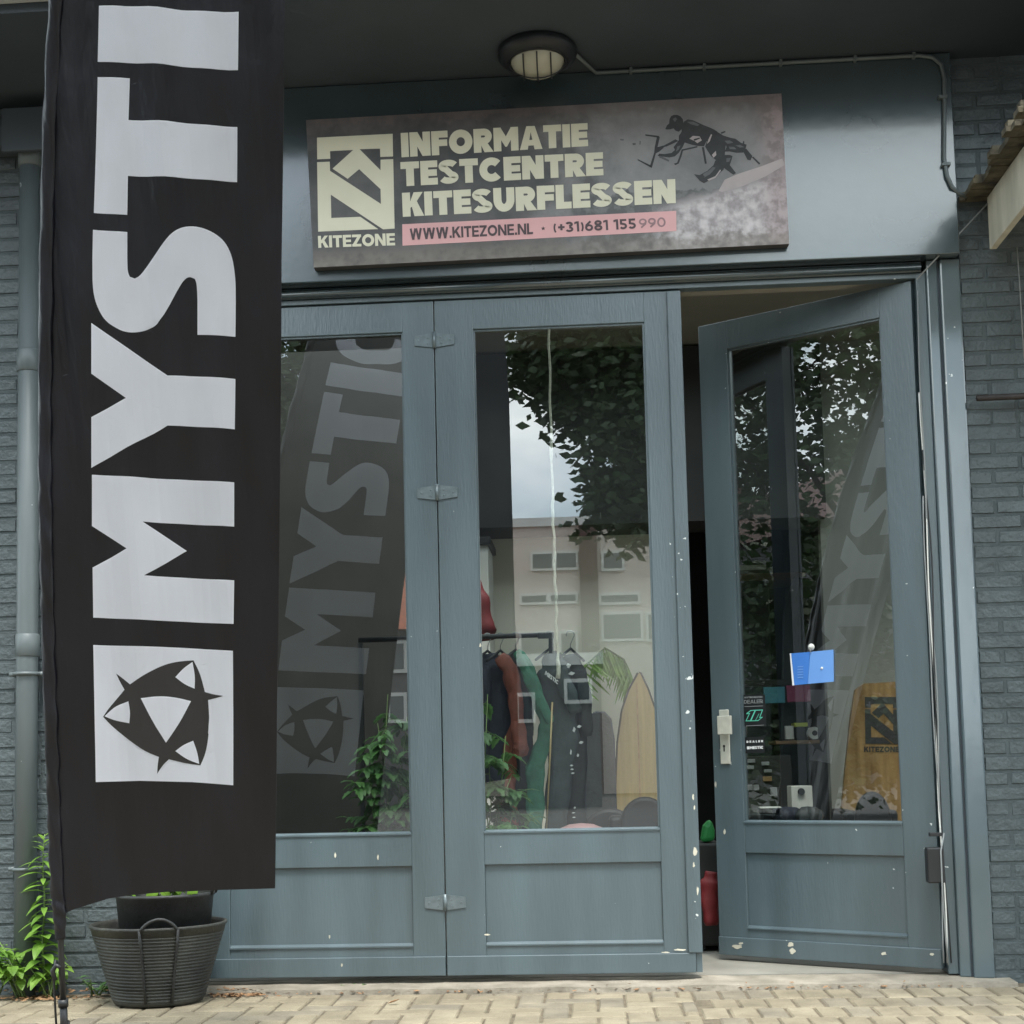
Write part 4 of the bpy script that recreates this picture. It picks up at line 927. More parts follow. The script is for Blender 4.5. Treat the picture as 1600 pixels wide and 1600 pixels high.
# tomato plants on the sill inside
def tomato(pxs, Y, label, seed, nl=15):
    random.seed(seed); base = PX(pxs[0][0], pxs[0][1], Y); e = empty('tomato_plant', base, label, 'plant')
    st_ = MB(); l = MB()
    for (bx, by, tx_, ty_) in pxs:
        p0 = PX(bx, by, Y); p1 = PX(tx_, ty_, Y+random.uniform(-.05, .05)); pm = p0.lerp(p1, .5)+Vector((random.uniform(-.02, .02), 0, 0)); st_.tube([p0, pm, p1], [.004, .003, .0018], 5)
        for i in range(nl):
            t = random.uniform(.15, 1); p = p0.lerp(pm, 2*t) if t < .5 else pm.lerp(p1, 2*t-1)
            d = rv(-.35, .35); Ls = random.uniform(.07, .13); tip = p+d*Ls-Vector((0, 0, Ls*.3)); st_.tube([p, tip], .0012, 4)
            for k in range(7):
                q = p.lerp(tip, .3+.7*(k//2)/3); side = d.cross(Vector((0, 0, 1))).normalized()*(1 if k % 2 else -1)
                dv = (side+d*.5-Vector((0, 0, .3))) if k < 6 else d
                ll = random.uniform(.045, .085); leafpts(l, q, dv, (0, 0, 1), ll, ll*.34, .35, .35)
    st_.build('stem', 'stem', e, smooth=True); l.build('leaves', 'leafdark', e)
tomato([(600, 1330, 606, 1085), (615, 1330, 636, 1120), (590, 1330, 575, 1190), (610, 1330, 590, 1130), (632, 1330, 640, 1230)], .28, 'bushy tomato plant inside, lower right corner of the left leaf glass', 41, 16)
tomato([(765, 1330, 762, 1085), (775, 1330, 790, 1150), (768, 1330, 800, 1210), (760, 1330, 764, 1190), (780, 1330, 805, 1262)], .28, 'tomato plant inside, lower left corner of the middle leaf glass', 42, 12)
for (a, c, lb) in ((590, 640, 'dark trough planter under the left tomato plant'), (748, 800, 'dark trough planter under the tomato plant of the middle leaf')):
    p0 = PX(a, 1340, .28); p1 = PX(c, 1340, .28); b = MB(); b.box(p0.x, p1.x, .20, .36, .30, p0.z+.04); o = b.build('planter', 'black', bevel=.01); centre(o); tag(o, lb, 'planter')
    b = MB(); b.box(p0.x+.02, p1.x-.02, .22, .34, -.024, .299); o = b.build('plinth', 'wood', bevel=.004); centre(o); tag(o, lb.replace('dark trough planter', 'wooden plinth'), 'plinth')
# boards leaning on the back wall
def board(name, label, left, right, Y, m, th=.03, cat='surfboard', edge='black'):
    poly = pq(left+right[::-1], Y); b = MB(); b.prism(poly, Y, Y+th); cx = sum(p[0] for p in poly)/len(poly)
    e = empty(name, (cx, Y, min(p[1] for p in poly)), label, cat)
    b.build('deck', m, e, fix=True)
    if cat == 'surfboard': q = MB(); q.box(cx-.004, cx+.004, Y-.002, Y, min(p[1] for p in poly)+.02, max(p[1] for p in poly)-.06); q.build('stringer', 'wood', e)
    rm = MB(); rm.tube([(x, Y+th/2, z) for x, z in poly]+[(poly[0][0], Y+th/2, poly[0][1])], th*.42, 8, cap=False); rm.build('rail', edge, e, smooth=True)
    return e
board('surfboard', 'pointed yellow wooden surfboard leaning against the beige back wall', [(998, 1052), (984, 1078), (973, 1110), (966, 1160), (963, 1230), (966, 1330), (972, 1390)], [(1000, 1052), (1012, 1078), (1024, 1112), (1031, 1160), (1034, 1230), (1032, 1330), (1026, 1390)], 2.9, 'ply2')
board('kiteboard', 'dark green rounded kiteboard standing left of the yellow surfboard', [(930, 1114), (921, 1122), (917, 1150), (916, 1250), (918, 1380)], [(944, 1114), (953, 1124), (958, 1155), (961, 1250), (960, 1380)], 2.8, 'darkcloth', .025, 'kiteboard', 'navy')
# palm taken for a reflection from outside, built here as an indoor plant
pm_ = empty('palm_plant', PX(905, 1250, 3.2), 'green potted palm with an arching frond against the back wall, standing in for a reflected palm', 'plant')
st_ = MB(); l = MB()
for (pts_) in ([(905, 1290), (898, 1120), (915, 1040), (945, 1012), (975, 1030), (992, 1075)], [(905, 1290), (900, 1130), (892, 1050), (876, 1020), (858, 1030)]):
    W_ = [PX(x, y, 3.2) for x, y in pts_]; W2 = dens([tuple(p) for p in W_], 8); st_.tube(W2, .006, 5)
    for i, p in enumerate(W2):
        if i < 14: continue
        for s in (-1, 1):
            leafpts(l, p, (s*.35, random.uniform(-.4, .4), -1 if i > 20 else -.3), (0, -1, .3), random.uniform(.16, .26), .011, 0, .1)
st_.build('stem', 'stem', pm_, smooth=True); l.build('fronds', 'leaf', pm_)
b = MB(); q = PX(905, 1290, 3.2); b.lathe([(0, -.02), (.14, -.02), (.18, .32), (.17, .33), (0, .30)], 24, (q.x, 3.2, 0)); b.build('planter', 'black', pm_, smooth=True)
# chairs and other furniture
def armchair(px, py, Y, w, label, m='black', rz=0):
    p = PX(px, py, Y); H = p.z; e = empty('armchair', (p.x, Y, -.025), label, 'armchair')
    b = MB(); b.box(p.x-w/2, p.x+w/2, Y-.05, Y+.45, .18, .42); b.build('seat', m, e, bevel=.05)
    b = MB()
    n = 14; poly = [(p.x-w*.46, .43)]+[(p.x+w*.46*math.cos(R(180-180*i/n)), H-.16+.16*math.sin(R(180*i/n))) for i in range(n+1)]+[(p.x+w*.46, .43)]
    b.prism(poly, Y-.12, Y-.052); b.build('backrest', m, e, bevel=.02, fix=True)
    for s in (-1, 1):
        b = MB(); b.box(p.x+s*w/2-.04, p.x+s*w/2+.04, Y-.04, Y+.4, .421, min(H-.08, .60)); b.build('armrest', m, e, bevel=.02)
        for dy in (0, .4): b = MB(); b.box(p.x+s*w*.42-.015, p.x+s*w*.42+.015, Y+dy-.015, Y+dy+.015, -.024, .18); b.build('leg', 'black', e)
armchair(952, 1262, 1.9, .36, 'low black armchair behind the right half of the middle leaf glass')
armchair(1006, 1244, 1.6, .30, 'black rounded armchair behind the bottom right corner of the middle leaf glass')
armchair(1357, 1236, 1.75, .21, 'black rounded chair in front of the plywood board with the emblem')
p = PX(908, 1286, .9); e = MB(); e.lathe([(0, p.z), (.06, p.z-.006), (.12, p.z-.03), (.17, p.z-.09), (.18, .2), (.15, -.02), (0, -.024)], 28, (p.x, .9, 0)); o = e.build('pouf', 'pink', smooth=True); centre(o); tag(o, 'rounded dusty pink pouf below the patterned wetsuit', 'pouf')
# bags in the door gap
p = PX(1104, 1297, .95); b = MB(); b.prism(pq([(1094, 1316), (1116, 1314), (1116, 1296), (1110, 1279), (1099, 1290)], .95), .9, 1.02); o = b.build('bag', 'limegreen', bevel=.02, fix=True); centre(o); tag(o, 'bright green bag in the gap of the open door', 'bag')
e = empty('bag_stand', (p.x, 1.0, -.024), 'low dark crate carrying the bright green bag', 'crate')
b = MB(); q0, q1 = PX(1085, 1317, .95), PX(1125, 1317, .95); b.box(q0.x, q1.x, .85, 1.2, .0, q0.z); b.build('crate_body', 'darkroom', e, bevel=.01)
for xx in (q0.x+.02, q1.x-.02): b = MB(); b.box(xx-.012, xx+.012, .87, 1.18, -.024, -.001); b.build('foot', 'darkroom', e)
e = empty('bag', PX(1110, 1440, .7), 'dark red rolled bag standing on the floor in the gap of the open door', 'bag'); soft('bag_body', sp(.7, (1112, 1362, .025), (1110, 1380, .045), (1108, 1410, .04), (1111, 1446, .035)), 'red', e)
# plywood board with the emblem
YP = 2.6
pb_ = empty('plywood_board', PX(1380, 1400, YP), 'brown plywood board with black emblem behind the open door glass', 'board')
b = MB(); b.prism(pq([(1312, 1300), (1318, 1230), (1328, 1130), (1336, 1078), (1350, 1068), (1420, 1064), (1470, 1064), (1470, 1420), (1306, 1420)], YP), YP, YP+.04); b.build('deck', 'ply', pb_, fix=True)
b = MB(); b.prism(pq([(1351.5+(x-90)/975*53, 1089+(y-125+50*(x-90)/975)/1205*73) for x, y in LOGO], YP), YP-.002, YP); b.build('emblem', 'inkblack', pb_)
b = MB(); text_on(b, 'KITEZONE', pq([(1350, 1175), (1405, 1175), (1405, 1166.5), (1350, 1166.5)], YP), lambda x, z, off: (x, YP-off, z), .001, .25, .08); b.build('lettering', 'inkblack', pb_)
# shelves and goods in the dark recess
def boxpx(name, x0, y0, x1, y1, Y, d, m, parent=None, label=None, cat=None, group=None, bev=.003):
    a, c = PX(x0, y1, Y), PX(x1, y0, Y); b = MB(); b.box(min(a.x, c.x), max(a.x, c.x), Y, Y+d, min(a.z, c.z), max(a.z, c.z)); o = b.build(name, m, parent, bevel=bev)
    if label: centre(o); tag(o, label, cat, group)
    return o
boxpx('shelf', 1140, 893, 1284, 898, 3.9, .9, 'wood', None, 'long brown wooden shelf high in the dark recess', 'shelf')
boxpx('box', 1150, 882, 1197, 892, 4.0, .3, 'white', None, 'low pale box on the high brown shelf', 'box')
boxpx('shelf', 1212, 1156, 1284, 1163, 3.6, .4, 'wood', None, 'short brown wooden shelf holding a white box and a yellow pack', 'shelf')
boxpx('box', 1228, 1134, 1240, 1155.5, 3.7, .06, 'white', None, 'narrow white upright box on the short brown shelf', 'box')
boxpx('box', 1241, 1136, 1262, 1155.5, 3.75, .15, 'black', None, 'black box under the yellow pack on the short brown shelf', 'box')
boxpx('pack', 1241, 1129, 1262, 1135.5, 3.75, .15, 'yellow', None, 'flat yellow pack on the black box of the short shelf', 'pack')
p = PX(1268, 1146, 3.8); b = MB(); b.tube([(p.x, 3.66, p.z), (p.x, 3.8, p.z)], .042, 24); o = b.build('tape_roll', 'white', smooth=False); centre(o); tag(o, 'white tape roll at the right end of the short brown shelf', 'tape roll')
b = MB(); b.tube([(p.x, 3.655, p.z), (p.x, 3.659, p.z)], .018, 20); oo = b.build('core', 'black'); oo.parent = o; oo.matrix_parent_inverse = wm(o).inverted()
boxpx('cloth', 1194, 1073, 1226, 1099, 3.7, .03, 'teal', None, 'teal folded cloth hanging in the recess', 'cloth')
boxpx('cloth', 1230, 1070, 1266, 1097, 3.72, .03, 'magenta', None, 'dark red folded cloth hanging right of the teal one', 'cloth')
boxpx('display_wall', 1160, 1060, 1284, 1072, 3.9, .05, 'darkroom', None, 'dark rail board from which the folded cloths hang', 'rail')
e = empty('storage_bin', PX(1253, 1290, 2.9), 'pale upright storage bin with a round black mark in the recess', 'bin')
boxpx('bin_body', 1239, 1228, 1269, 1300, 2.9, .2, 'white', e); p = PX(1252, 1237, 2.89); b = MB(); b.tube([(p.x, 2.885, p.z), (p.x, 2.893, p.z)], .022, 20); b.build('mark', 'black', e)
board('kiteboard', 'grey green kiteboard with dark lettering leaning in the recess', [(1150, 906), (1150, 1180)], [(1199, 906), (1206, 1180)], 4.3, 'slate', .03, 'kiteboard', 'slate')
par = [o for o in bpy.data.objects if o.get('label', '').startswith('grey green kiteboard')][0]
for ch, q4 in (('K', [(1168, 980), (1168, 936), (1200, 936), (1200, 978)]), ('E', [(1172, 1020), (1172, 985), (1202, 985), (1202, 1018)]), ('O', [(1182, 1062), (1182, 1026), (1208, 1026), (1208, 1060)])):
    b = MB(); text_on(b, ch, pq(q4, 4.3), lambda x, z, off: (x, 4.3-off, z), .002, .27, .06); b.build('lettering', 'inkblack', par)
board('kiteboard', 'black kiteboard with a pale rounded tip standing right in the recess', [(1222, 1240), (1226, 960), (1234, 920), (1243, 903)], [(1262, 1240), (1262, 960), (1258, 925), (1250, 906)], 4.1, 'darkcloth', .03, 'kiteboard', 'slate')
random.seed(50)
for i, (x, y, w, h, lb) in enumerate(((1168, 1186, 12, 6, 'top left'), (1166, 1196, 12, 6, 'second left'), (1190, 1190, 12, 6, 'top right'), (1194, 1202, 12, 5, 'second right'), (1168, 1226, 8, 9, 'lower left'), (1177, 1226, 9, 9, 'lower middle'), (1204, 1230, 10, 14, 'lower right'), (1192, 1213, 14, 8, 'central brown'))):
    boxpx('card', x, y, x+w, y+h, 3.4, .01, 'ply' if 'brown' in lb else 'greyprint', None, '%s small card pinned on the dark display stand' % lb, 'card', 'cards on the display stand')
e = empty('display_stand', PX(1190, 1300, 3.42), 'dark display stand covered with small cards in the recess', 'stand'); boxpx('back_panel', 1140, 1180, 1236, 1330, 3.42, .04, 'darkroom', e)
a_ = PX(1155, 1272, 2.2); c_ = PX(1290, 1272, 2.2)
e = empty('table', (a_.x, 2.2, -.024), 'dark low table heaped with black gear behind the open door', 'table'); b = MB(); b.box(a_.x, c_.x, 2.2, 2.7, a_.z-.10, a_.z-.06); b.build('table_top', 'darkroom', e, bevel=.005)
for xx in (a_.x+.03, c_.x-.03):
    for yy in (2.23, 2.67): b = MB(); b.box(xx-.015, xx+.015, yy-.015, yy+.015, -.024, a_.z-.101); b.build('leg', 'darkroom', e)
for i, (x, y, r_, m, lb) in enumerate(((1185, 1274, .09, 'darkcloth', 'black crumpled harness, left on the dark low table'), (1228, 1268, .10, 'navy', 'navy crumpled harness in the middle of the dark low table'), (1262, 1276, .08, 'darkcloth', 'black crumpled harness, right on the dark low table'))):
    p = PX(x, y, 2.4); b = MB(); prof_ = [(0, -.03), (r_*.8, -.03), (r_, 0), (r_*.9, .03), (r_*.5, .055), (0, .06)]
    b.lathe(prof_, 20, (p.x, 2.4, a_.z-.03), wob=lambda a, h, i=i: .25*math.sin(3*a+i)+.12*math.sin(7*a)); o = b.build('harness', m, smooth=True); centre(o); tag(o, lb, 'harness')
p = PX(1202, 1262, 2.25); b = MB(); b.box(p.x-.05, p.x+.07, 2.26, 2.36, a_.z-.002+.03, a_.z+.034); o = b.build('paper', 'white', T=None); centre(o); tag(o, 'pale paper lying on the black gear of the low table', 'paper')

# ================================================================== ON THE OPEN DOOR
T3i = T3.inverted()
def d3(px, py, c=0.0):
    o = T3i @ CAM; d = T3i.to_3x3() @ ray(px, py); q = o+d*((c-o.y)/d.y); return q
def d3poly(L_, c0, c1, name, m, parent, fix=True):
    P_ = [d3(x, y, c0) for x, y in L_]; b = MB(); b.prism([(p.x, p.z) for p in P_], c0, c1); return b.build(name, m, parent, T=T3, fix=fix)
GY = .028
cpos = T3 @ d3(1266, 1012, .02)
nb = empty('notice_sleeve', cpos, 'blue plastic notice sleeve hung from a suction cup on the open door glass', 'notice')
b = MB()
d3poly([(1234, 1021), (1266, 1018.5), (1262, 1068.5), (1238, 1071)], .018, .021, 'sleeve', 'blue', nb)
d3poly([(1266.3, 1018.5), (1302, 1015), (1302.5, 1065), (1262.3, 1068.5)], .0165, .021, 'sleeve', 'bluelight', nb)
d3poly([(1234, 1021), (1236, 1020.8), (1241, 1070.8), (1238, 1071)], .0155, .0164, 'edge', 'whiteprint', nb)
for i in range(5): d3poly([(1246, 1041+i*4.2), (1255, 1040.6+i*4.2), (1255, 1042.2+i*4.2), (1246, 1042.6+i*4.2)], .0160, .0174, 'print', 'bluelight', nb)
q = d3(1284, 1044, .014); b = MB(); b.lathe([(0, q.y-.004), (.004, q.y-.003), (.006, q.y), (.006, q.y+.002)], 14, (q.x, 0, q.z), 'Y'); b.build('stud', 'whiteprint', nb, T=T3, smooth=True)
q = d3(1266.5, 1011, .02); b = MB(); b.lathe([(0, .006), (.005, .008), (.007, .016), (.016, .0265)], 20, (q.x, 0, q.z), 'Y'); b.build('suction_cup', 'white', nb, T=T3, smooth=True)
b = MB(); b.tube([T3 @ Vector((q.x, .012, q.z)), T3 @ Vector((q.x+.004, .010, q.z-.024)), T3 @ d3(1268, 1020, .017)], .0018, 6); b.build('hook', 'steel', nb, smooth=True)
stk = empty('dealer_sticker', T3 @ d3(1178, 1135, GY), 'upper black dealer sticker with mint green emblem on the open door glass', 'sticker')
d3poly([(1160, 1086), (1195, 1085), (1197, 1134), (1162, 1135)], GY-.0012, GY-.0002, 'film', 'sticker', stk)
def d3text(txt, q4, m, parent, c=GY-.0012, t=.25, gap=.08):
    b = MB(); Q4 = [(d3(x, y, c).x, d3(x, y, c).z) for x, y in q4]; text_on(b, txt, Q4, lambda x, z, off: tuple(T3 @ Vector((x, c-off, z))), .0003, t, gap); return b.build('lettering', m, parent)
d3text('AUTHORIZED' if False else 'AUTHORIZED', [(1162.5, 1091.2), (1191.5, 1090.2), (1191.4, 1087.6), (1162.5, 1088.6)], 'greyprint', stk)
d3text('DEALER', [(1162.5, 1099.5), (1192, 1098.5), (1191.8, 1092.8), (1162.4, 1093.8)], 'greyprint', stk, t=.18)
d3poly([(1163, 1103.6), (1192, 1102.6), (1192, 1103.4), (1163, 1104.4)], GY-.0020, GY-.0013, 'rule', 'greyprint', stk)
zz = lambda L_: [(1110+x/11.427, 1080+y/11.427) for x, y in L_]
def d3line(L_, w, m, parent, nm='emblem'):
    P_ = [d3(x, y, GY-.0018) for x, y in zz(L_)]; b = MB()
    for k, q in enumerate(stroke([(p.x, p.z) for p in P_], w)): b.add([tuple(T3 @ Vector((v.x, GY-.0018, v.y))) for v in q], [(0, 1, 2, 3)])
    b.build(nm, m, parent)
d3line([(640, 405), (720, 345), (800, 340), (930, 335), (880, 470), (925, 465), (850, 525), (720, 530), (635, 530), (700, 395), (640, 405)], .0035, 'mint', stk)
d3line([(800, 345), (720, 525)], .006, 'mint', stk); d3line([(800, 530), (870, 400)], .002, 'mint', stk)
d3poly(zz([(635, 615), (955, 600), (955, 609), (635, 624)]), GY-.0020, GY-.0013, 'rule', 'greyprint', stk)
stk2 = empty('dealer_sticker', T3 @ d3(1178, 1176, GY), 'lower black dealer sticker with white lettering on the open door glass', 'sticker')
d3poly([(1164, 1152), (1194, 1151), (1195, 1176), (1165, 1177)], GY-.0012, GY-.0002, 'film', 'sticker', stk2)
d3text('D E A L E R', [(1166.5, 1160.7), (1192.5, 1159.7), (1192.4, 1156.3), (1166.4, 1157.3)], 'whiteprint', stk2, t=.3)
d3text('MYSTIC', [(1171.5, 1170.6), (1193, 1169.8), (1192.8, 1165.4), (1171.4, 1166.2)], 'whiteprint', stk2, t=.3, gap=.05)
d3poly([(1167, 1166.4), (1170.8, 1166.2), (1171, 1170.6), (1167.2, 1170.8)], GY-.0020, GY-.0013, 'emblem', 'whiteprint', stk2)

random.seed(90)
for (x, y, w, h) in ((1152, 1479, 9, 4), (1158, 1474, 4, 2), (1235, 1476, 5, 4), (1238, 1486, 6, 5), (1381, 1490, 5, 3), (1456, 1491, 3.5, 3), (1132, 1300, 2, 5), (1118, 1226, 1.5, 6)):
    d3poly([(x+w*math.cos(R(a))*random.uniform(.55, 1.1), y+h*math.sin(R(a))*random.uniform(.55, 1.1)) for a in range(0, 360, 30)], -.0135 if y > 1400 else -.0015, -.0122 if y > 1400 else -.0004, 'bare_patch', 'offwhite', leaf3)
random.seed(91)
for (x, y, w, h) in ((1083, 1245, 2, 6), (1085, 1262, 1.5, 4), (1086, 1330, 4, 7), (1084, 1352, 2, 5), (1090, 1392, 2, 8), (1088, 1448, 6, 3), (590, 1340, 1.5, 5), (523, 1337, 1.5, 5), (514, 1464, 1.5, 3.5), (750, 1008, 2, 3.5), (534, 1508, 2, 3), (760, 1461, 6, 1.5), (1062, 1484, 10, 2), (1040, 1488, 8, 1.2)):
    P_ = [oy(x+w*math.cos(R(a))*random.uniform(.5, 1.1), y+h*math.sin(R(a))*random.uniform(.5, 1.1), -.0185 if x > 1078 and y < 1440 else -.013) for a in range(0, 360, 30)]
    yy = P_[0].y if (x > 1078 and y < 1440) or y > 1480 else -.0012
    b = MB(); b.prism([(p.x, p.z) for p in P_], yy, yy+.0008); b.build('bare_patch', 'offwhite', leaf2 if x > 690 else leaf1, fix=True)

# ================================================================== RIGHT SIDE: CABLES, AWNING, BAR
cbl = empty('cable_bundle', (2.11, -.05, .0), 'bundle of thin grey and black cables running down the right door post', 'cables')
for k, (dx, m, z0) in enumerate(((0, 'white', 2.45), (.007, 'black', 2.2), (-.007, 'greyprint', 2.0), (.004, 'greyprint', 2.9))):
    P_ = []
    for i in range(24):
        t = i/23; z = z0*(1-t)+.03*t; P_.append((2.098+dx*(1+.8*math.sin(z*4+k))+.004*math.sin(z*7+k*2), -.030-.006*math.sin(z*5+k), z))
    b = MB(); b.tube(P_, .0032, 6); b.build('cable', m, cbl, smooth=True)
a_ = oy(1450, 1380, -.09); c_ = oy(1474, 1324, -.09)
bx_ = empty('junction_box', (a_.x, -.06, a_.z), 'small black box on the cables low beside the hinge of the open door', 'box')
b = MB(); b.box(a_.x, c_.x, -.10, -.045, a_.z, c_.z); b.build('housing', 'black', bx_, bevel=.006)
b = MB(); b.box(a_.x+.02, c_.x, -.075, -.05, c_.z+.045, c_.z+.06); b.build('clamp', 'black', bx_, bevel=.002)
b = MB(); b.tube([oy(1475, 1302, -.085), oy(1470, 1330, -.105), oy(1473, 1400, -.10), oy(1478, 1470, -.06), oy(1482, 1508, -.05)], .0035, 6); b.build('cable', 'greyprint', bx_, smooth=True)
aw = empty('lean_to_roof', (2.42, -.03, 3.0), 'old lean-to roof edge with ragged felt and weathered white board at the right', 'roof edge')
def wx(px, x):     # depth at which the plane x=const is seen at this column
    d = ray(px, 300); return CAM+d*((x-CAM.x)/d.x)
b = MB(); b.box(2.405, 2.435, -1.9, -.09, 3.045, 3.275); b.build('rafter_board', 'offwhite', aw, bevel=.004)
b = MB(); b.box(2.436, 4.2, -1.9, -.035, 3.235, 3.262); b.build('boarding', 'offwhite', aw)
rf = MB(); random.seed(77); yy = -1.95
while yy < -.04:
    dy = random.uniform(.05, .09); w = random.uniform(2.295, 2.345); z0 = 3.275+random.uniform(0, .006)
    rf.box(w, 3.9, yy, yy+dy-.004, z0, z0+.022); rf.box(w+.012, 3.9, yy+.01, yy+dy-.012, z0+.0225, z0+.04+random.random()*.01); yy += dy
rf.build('roofing_felt', 'roofing', aw)
b = MB(); b.tube([oy(1432, 437, -.06), oy(1543, 318, -.115)], .0035, 6); o = b.build('cord', 'greyprint', smooth=True); tag(o, 'thin grey cord slanting from the door head to the lean-to roof board', 'cord')
b = MB(); b.tube([oy(1589, 386, -.10), oy(1593, 440, -.10), oy(1600, 560, -.10)], .0025, 6); o = b.build('wire', 'greyprint', smooth=True); tag(o, 'thin wire hanging from the lean-to roof at the right edge', 'wire')
p = oy(1526, 622, -.09); bar = empty('metal_bar', (p.x, -.09, p.z), 'dark horizontal metal bar fixed to the brick wall at the right edge', 'bar')
b = MB(); b.tube([(p.x, -.09, p.z), (3.6, -.09, p.z)], .0135, 10); b.build('rod', 'rust', bar, smooth=True)
b = MB(); b.box(3.0, 3.03, -.09, -.034, p.z-.03, p.z-.014); b.build('bracket', 'rust', bar)

# ================================================================== ACROSS THE STREET (seen reflected in the glass)
def mx_(px, py, D): q = oy(px, py, D+.06); return q.x, q.z
def building(name, label, x0, x1, z1, Y, depth, wall, wins, roof=None, cat='building', dark=None):
    e = empty(name, ((x0+x1)/2, Y, -.085), label, cat)
    b = MB(); b.box(x0, x1, Y-depth, Y, -.085, z1); b.build('wall', wall, e)
    if dark: b = MB(); b.box(dark[0], dark[1], Y+.002, Y+.30, -.085, z1-.02); b.build('stair_panel', 'housedark', e)
    for (a, c, z0, z2) in wins:
        f = MB(); f.box(a, c, Y, Y+.08, z0, z2); fo = f.build('window', 'houseframe', e)
        n = max(1, round((c-a)/.9)); w = (c-a)/n
        for k in range(n): p = MB(); p.box(a+k*w+.07, a+(k+1)*w-.07, Y+.082, Y+.09, z0+.08, z2-.08); p.build('pane', 'housepane', fo)
    if roof:
        r_ = MB(); r_.add([(x0-.3, Y+.4, z1), (x1+.3, Y+.4, z1), (x1+.3, Y-depth/2, z1+roof), (x0-.3, Y-depth/2, z1+roof), (x0-.3, Y-depth-.4, z1), (x1+.3, Y-depth-.4, z1)], [(0, 1, 2, 3), (3, 2, 5, 4), (0, 3, 4), (1, 5, 2), (0, 4, 5, 1)]); r_.build('roof', 'rooftile' if x1 > -12 and x1 < 5 else 'housedark', e)
    else:
        c_ = MB(); c_.box(x0-.1, x1+.1, Y-depth-.1, Y+.1, z1, z1+.25); c_.build('parapet', 'houseframe', e)
    return e
D = 35; xa, zt = mx_(700, 828, D); xb = mx_(1012, 840, D)[0]
def wn(x0, y0, x1, y1, D): a = mx_(x0, y1, D); c = mx_(x1, y0, D); return (a[0], c[0], a[1], c[1])
dk = (mx_(906, 900, D)[0], mx_(934, 900, D)[0])
building('apartment_building', 'pinkish brick apartment block with wide white windows, reflected in the middle leaf glass', xa-3, mx_(1250, 840, D)[0], zt, -D, 10, 'housebrick',
         [wn(829, 860, 903, 893, D), wn(940, 860, 975, 893, D), wn(812, 925, 903, 946, D), wn(936, 925, 1000, 946, D), wn(940, 955, 1004, 1003, D), wn(1010, 955, 1060, 1003, D), wn(812, 985, 866, 1032, D), wn(874, 985, 903, 1032, D), wn(1030, 860, 1100, 893, D)], dark=dk)
D = 26
building('row_house', 'dark brick row house with red tiled roof, reflected in the left leaf glass', mx_(430, 990, D)[0], mx_(655, 990, D)[0], mx_(640, 985, D)[1], -D, 8, 'housegrey',
         [wn(610, 1000, 636, 1052, D), wn(606, 1082, 636, 1130, D), wn(560, 1000, 590, 1052, D), wn(480, 1000, 520, 1052, D), wn(480, 1082, 520, 1130, D), wn(555, 1082, 590, 1130, D)], roof=3.2, cat='house')
D = 24
building('row_house', 'low dark brick house with white windows, reflected below the apartment block', mx_(790, 1040, D)[0], mx_(935, 1040, D)[0], mx_(860, 1040, D)[1], -D, 6, 'housegrey',
         [wn(806, 1082, 836, 1130, D), wn(882, 1060, 925, 1100, D)], cat='house')
for (a, c, h, lb) in ((-70, -46, 9.5, 'farthest'), (-44, -26, 8.5, 'middle'), (-24, -13, 6.0, 'nearest')):  # houses added to keep low sky light off the shop front
    building('row_house', 'added brown brick row house closing the horizon left of the street trees, %s of the three opposite' % lb, a, c, h, -24, 8, 'housegrey', [] if a > -50 else [(a+1.5+k*3.4, a+3.3+k*3.4, z, z+1.5) for k in range(int((c-a-2)/3.4)) for z in (.9, 4.0)], roof=3, cat='house')
for (a, c, h, lb) in ((13, 30, 9, 'nearer'), (32, 62, 10, 'farther')):  # more added houses, blocking the horizon light from the other side
    building('row_house', 'added brown brick row house closing the horizon right of the apartment block, %s of the two' % lb, a, c, h, -27, 8, 'housegrey', [(a+1.5+k*3.4, a+3.3+k*3.4, z, z+1.5) for k in range(int((c-a-2)/3.4)) for z in (.9, 4.0)], roof=3, cat='house')
# a second dark flag behind the photographer
D = 8
x0, _ = mx_(640, 700, D); x1, _ = mx_(803, 820, D); x2, _ = mx_(795, 600, D)
f2 = empty('beach_flag', (x0, -D, -.085), 'plain black beach flag standing across the pavement, seen only as a reflection', 'flag')
b = MB(); b.prism([(x0, .6), (x1, .75), (x1-.01, 2.4), (x2, 4.5), (x2-.05, 5.6), (x2-.4, 6.4), (x0, 6.1)], -D-.002, -D+.002); b.build('cloth', 'flag', f2, fix=True)
b = MB(); b.tube([(x0-.01, -D, -.085), (x0-.01, -D, 6.1), (x0+.25, -D, 6.35)], .02, 8); b.build('pole', 'black', f2, smooth=True)
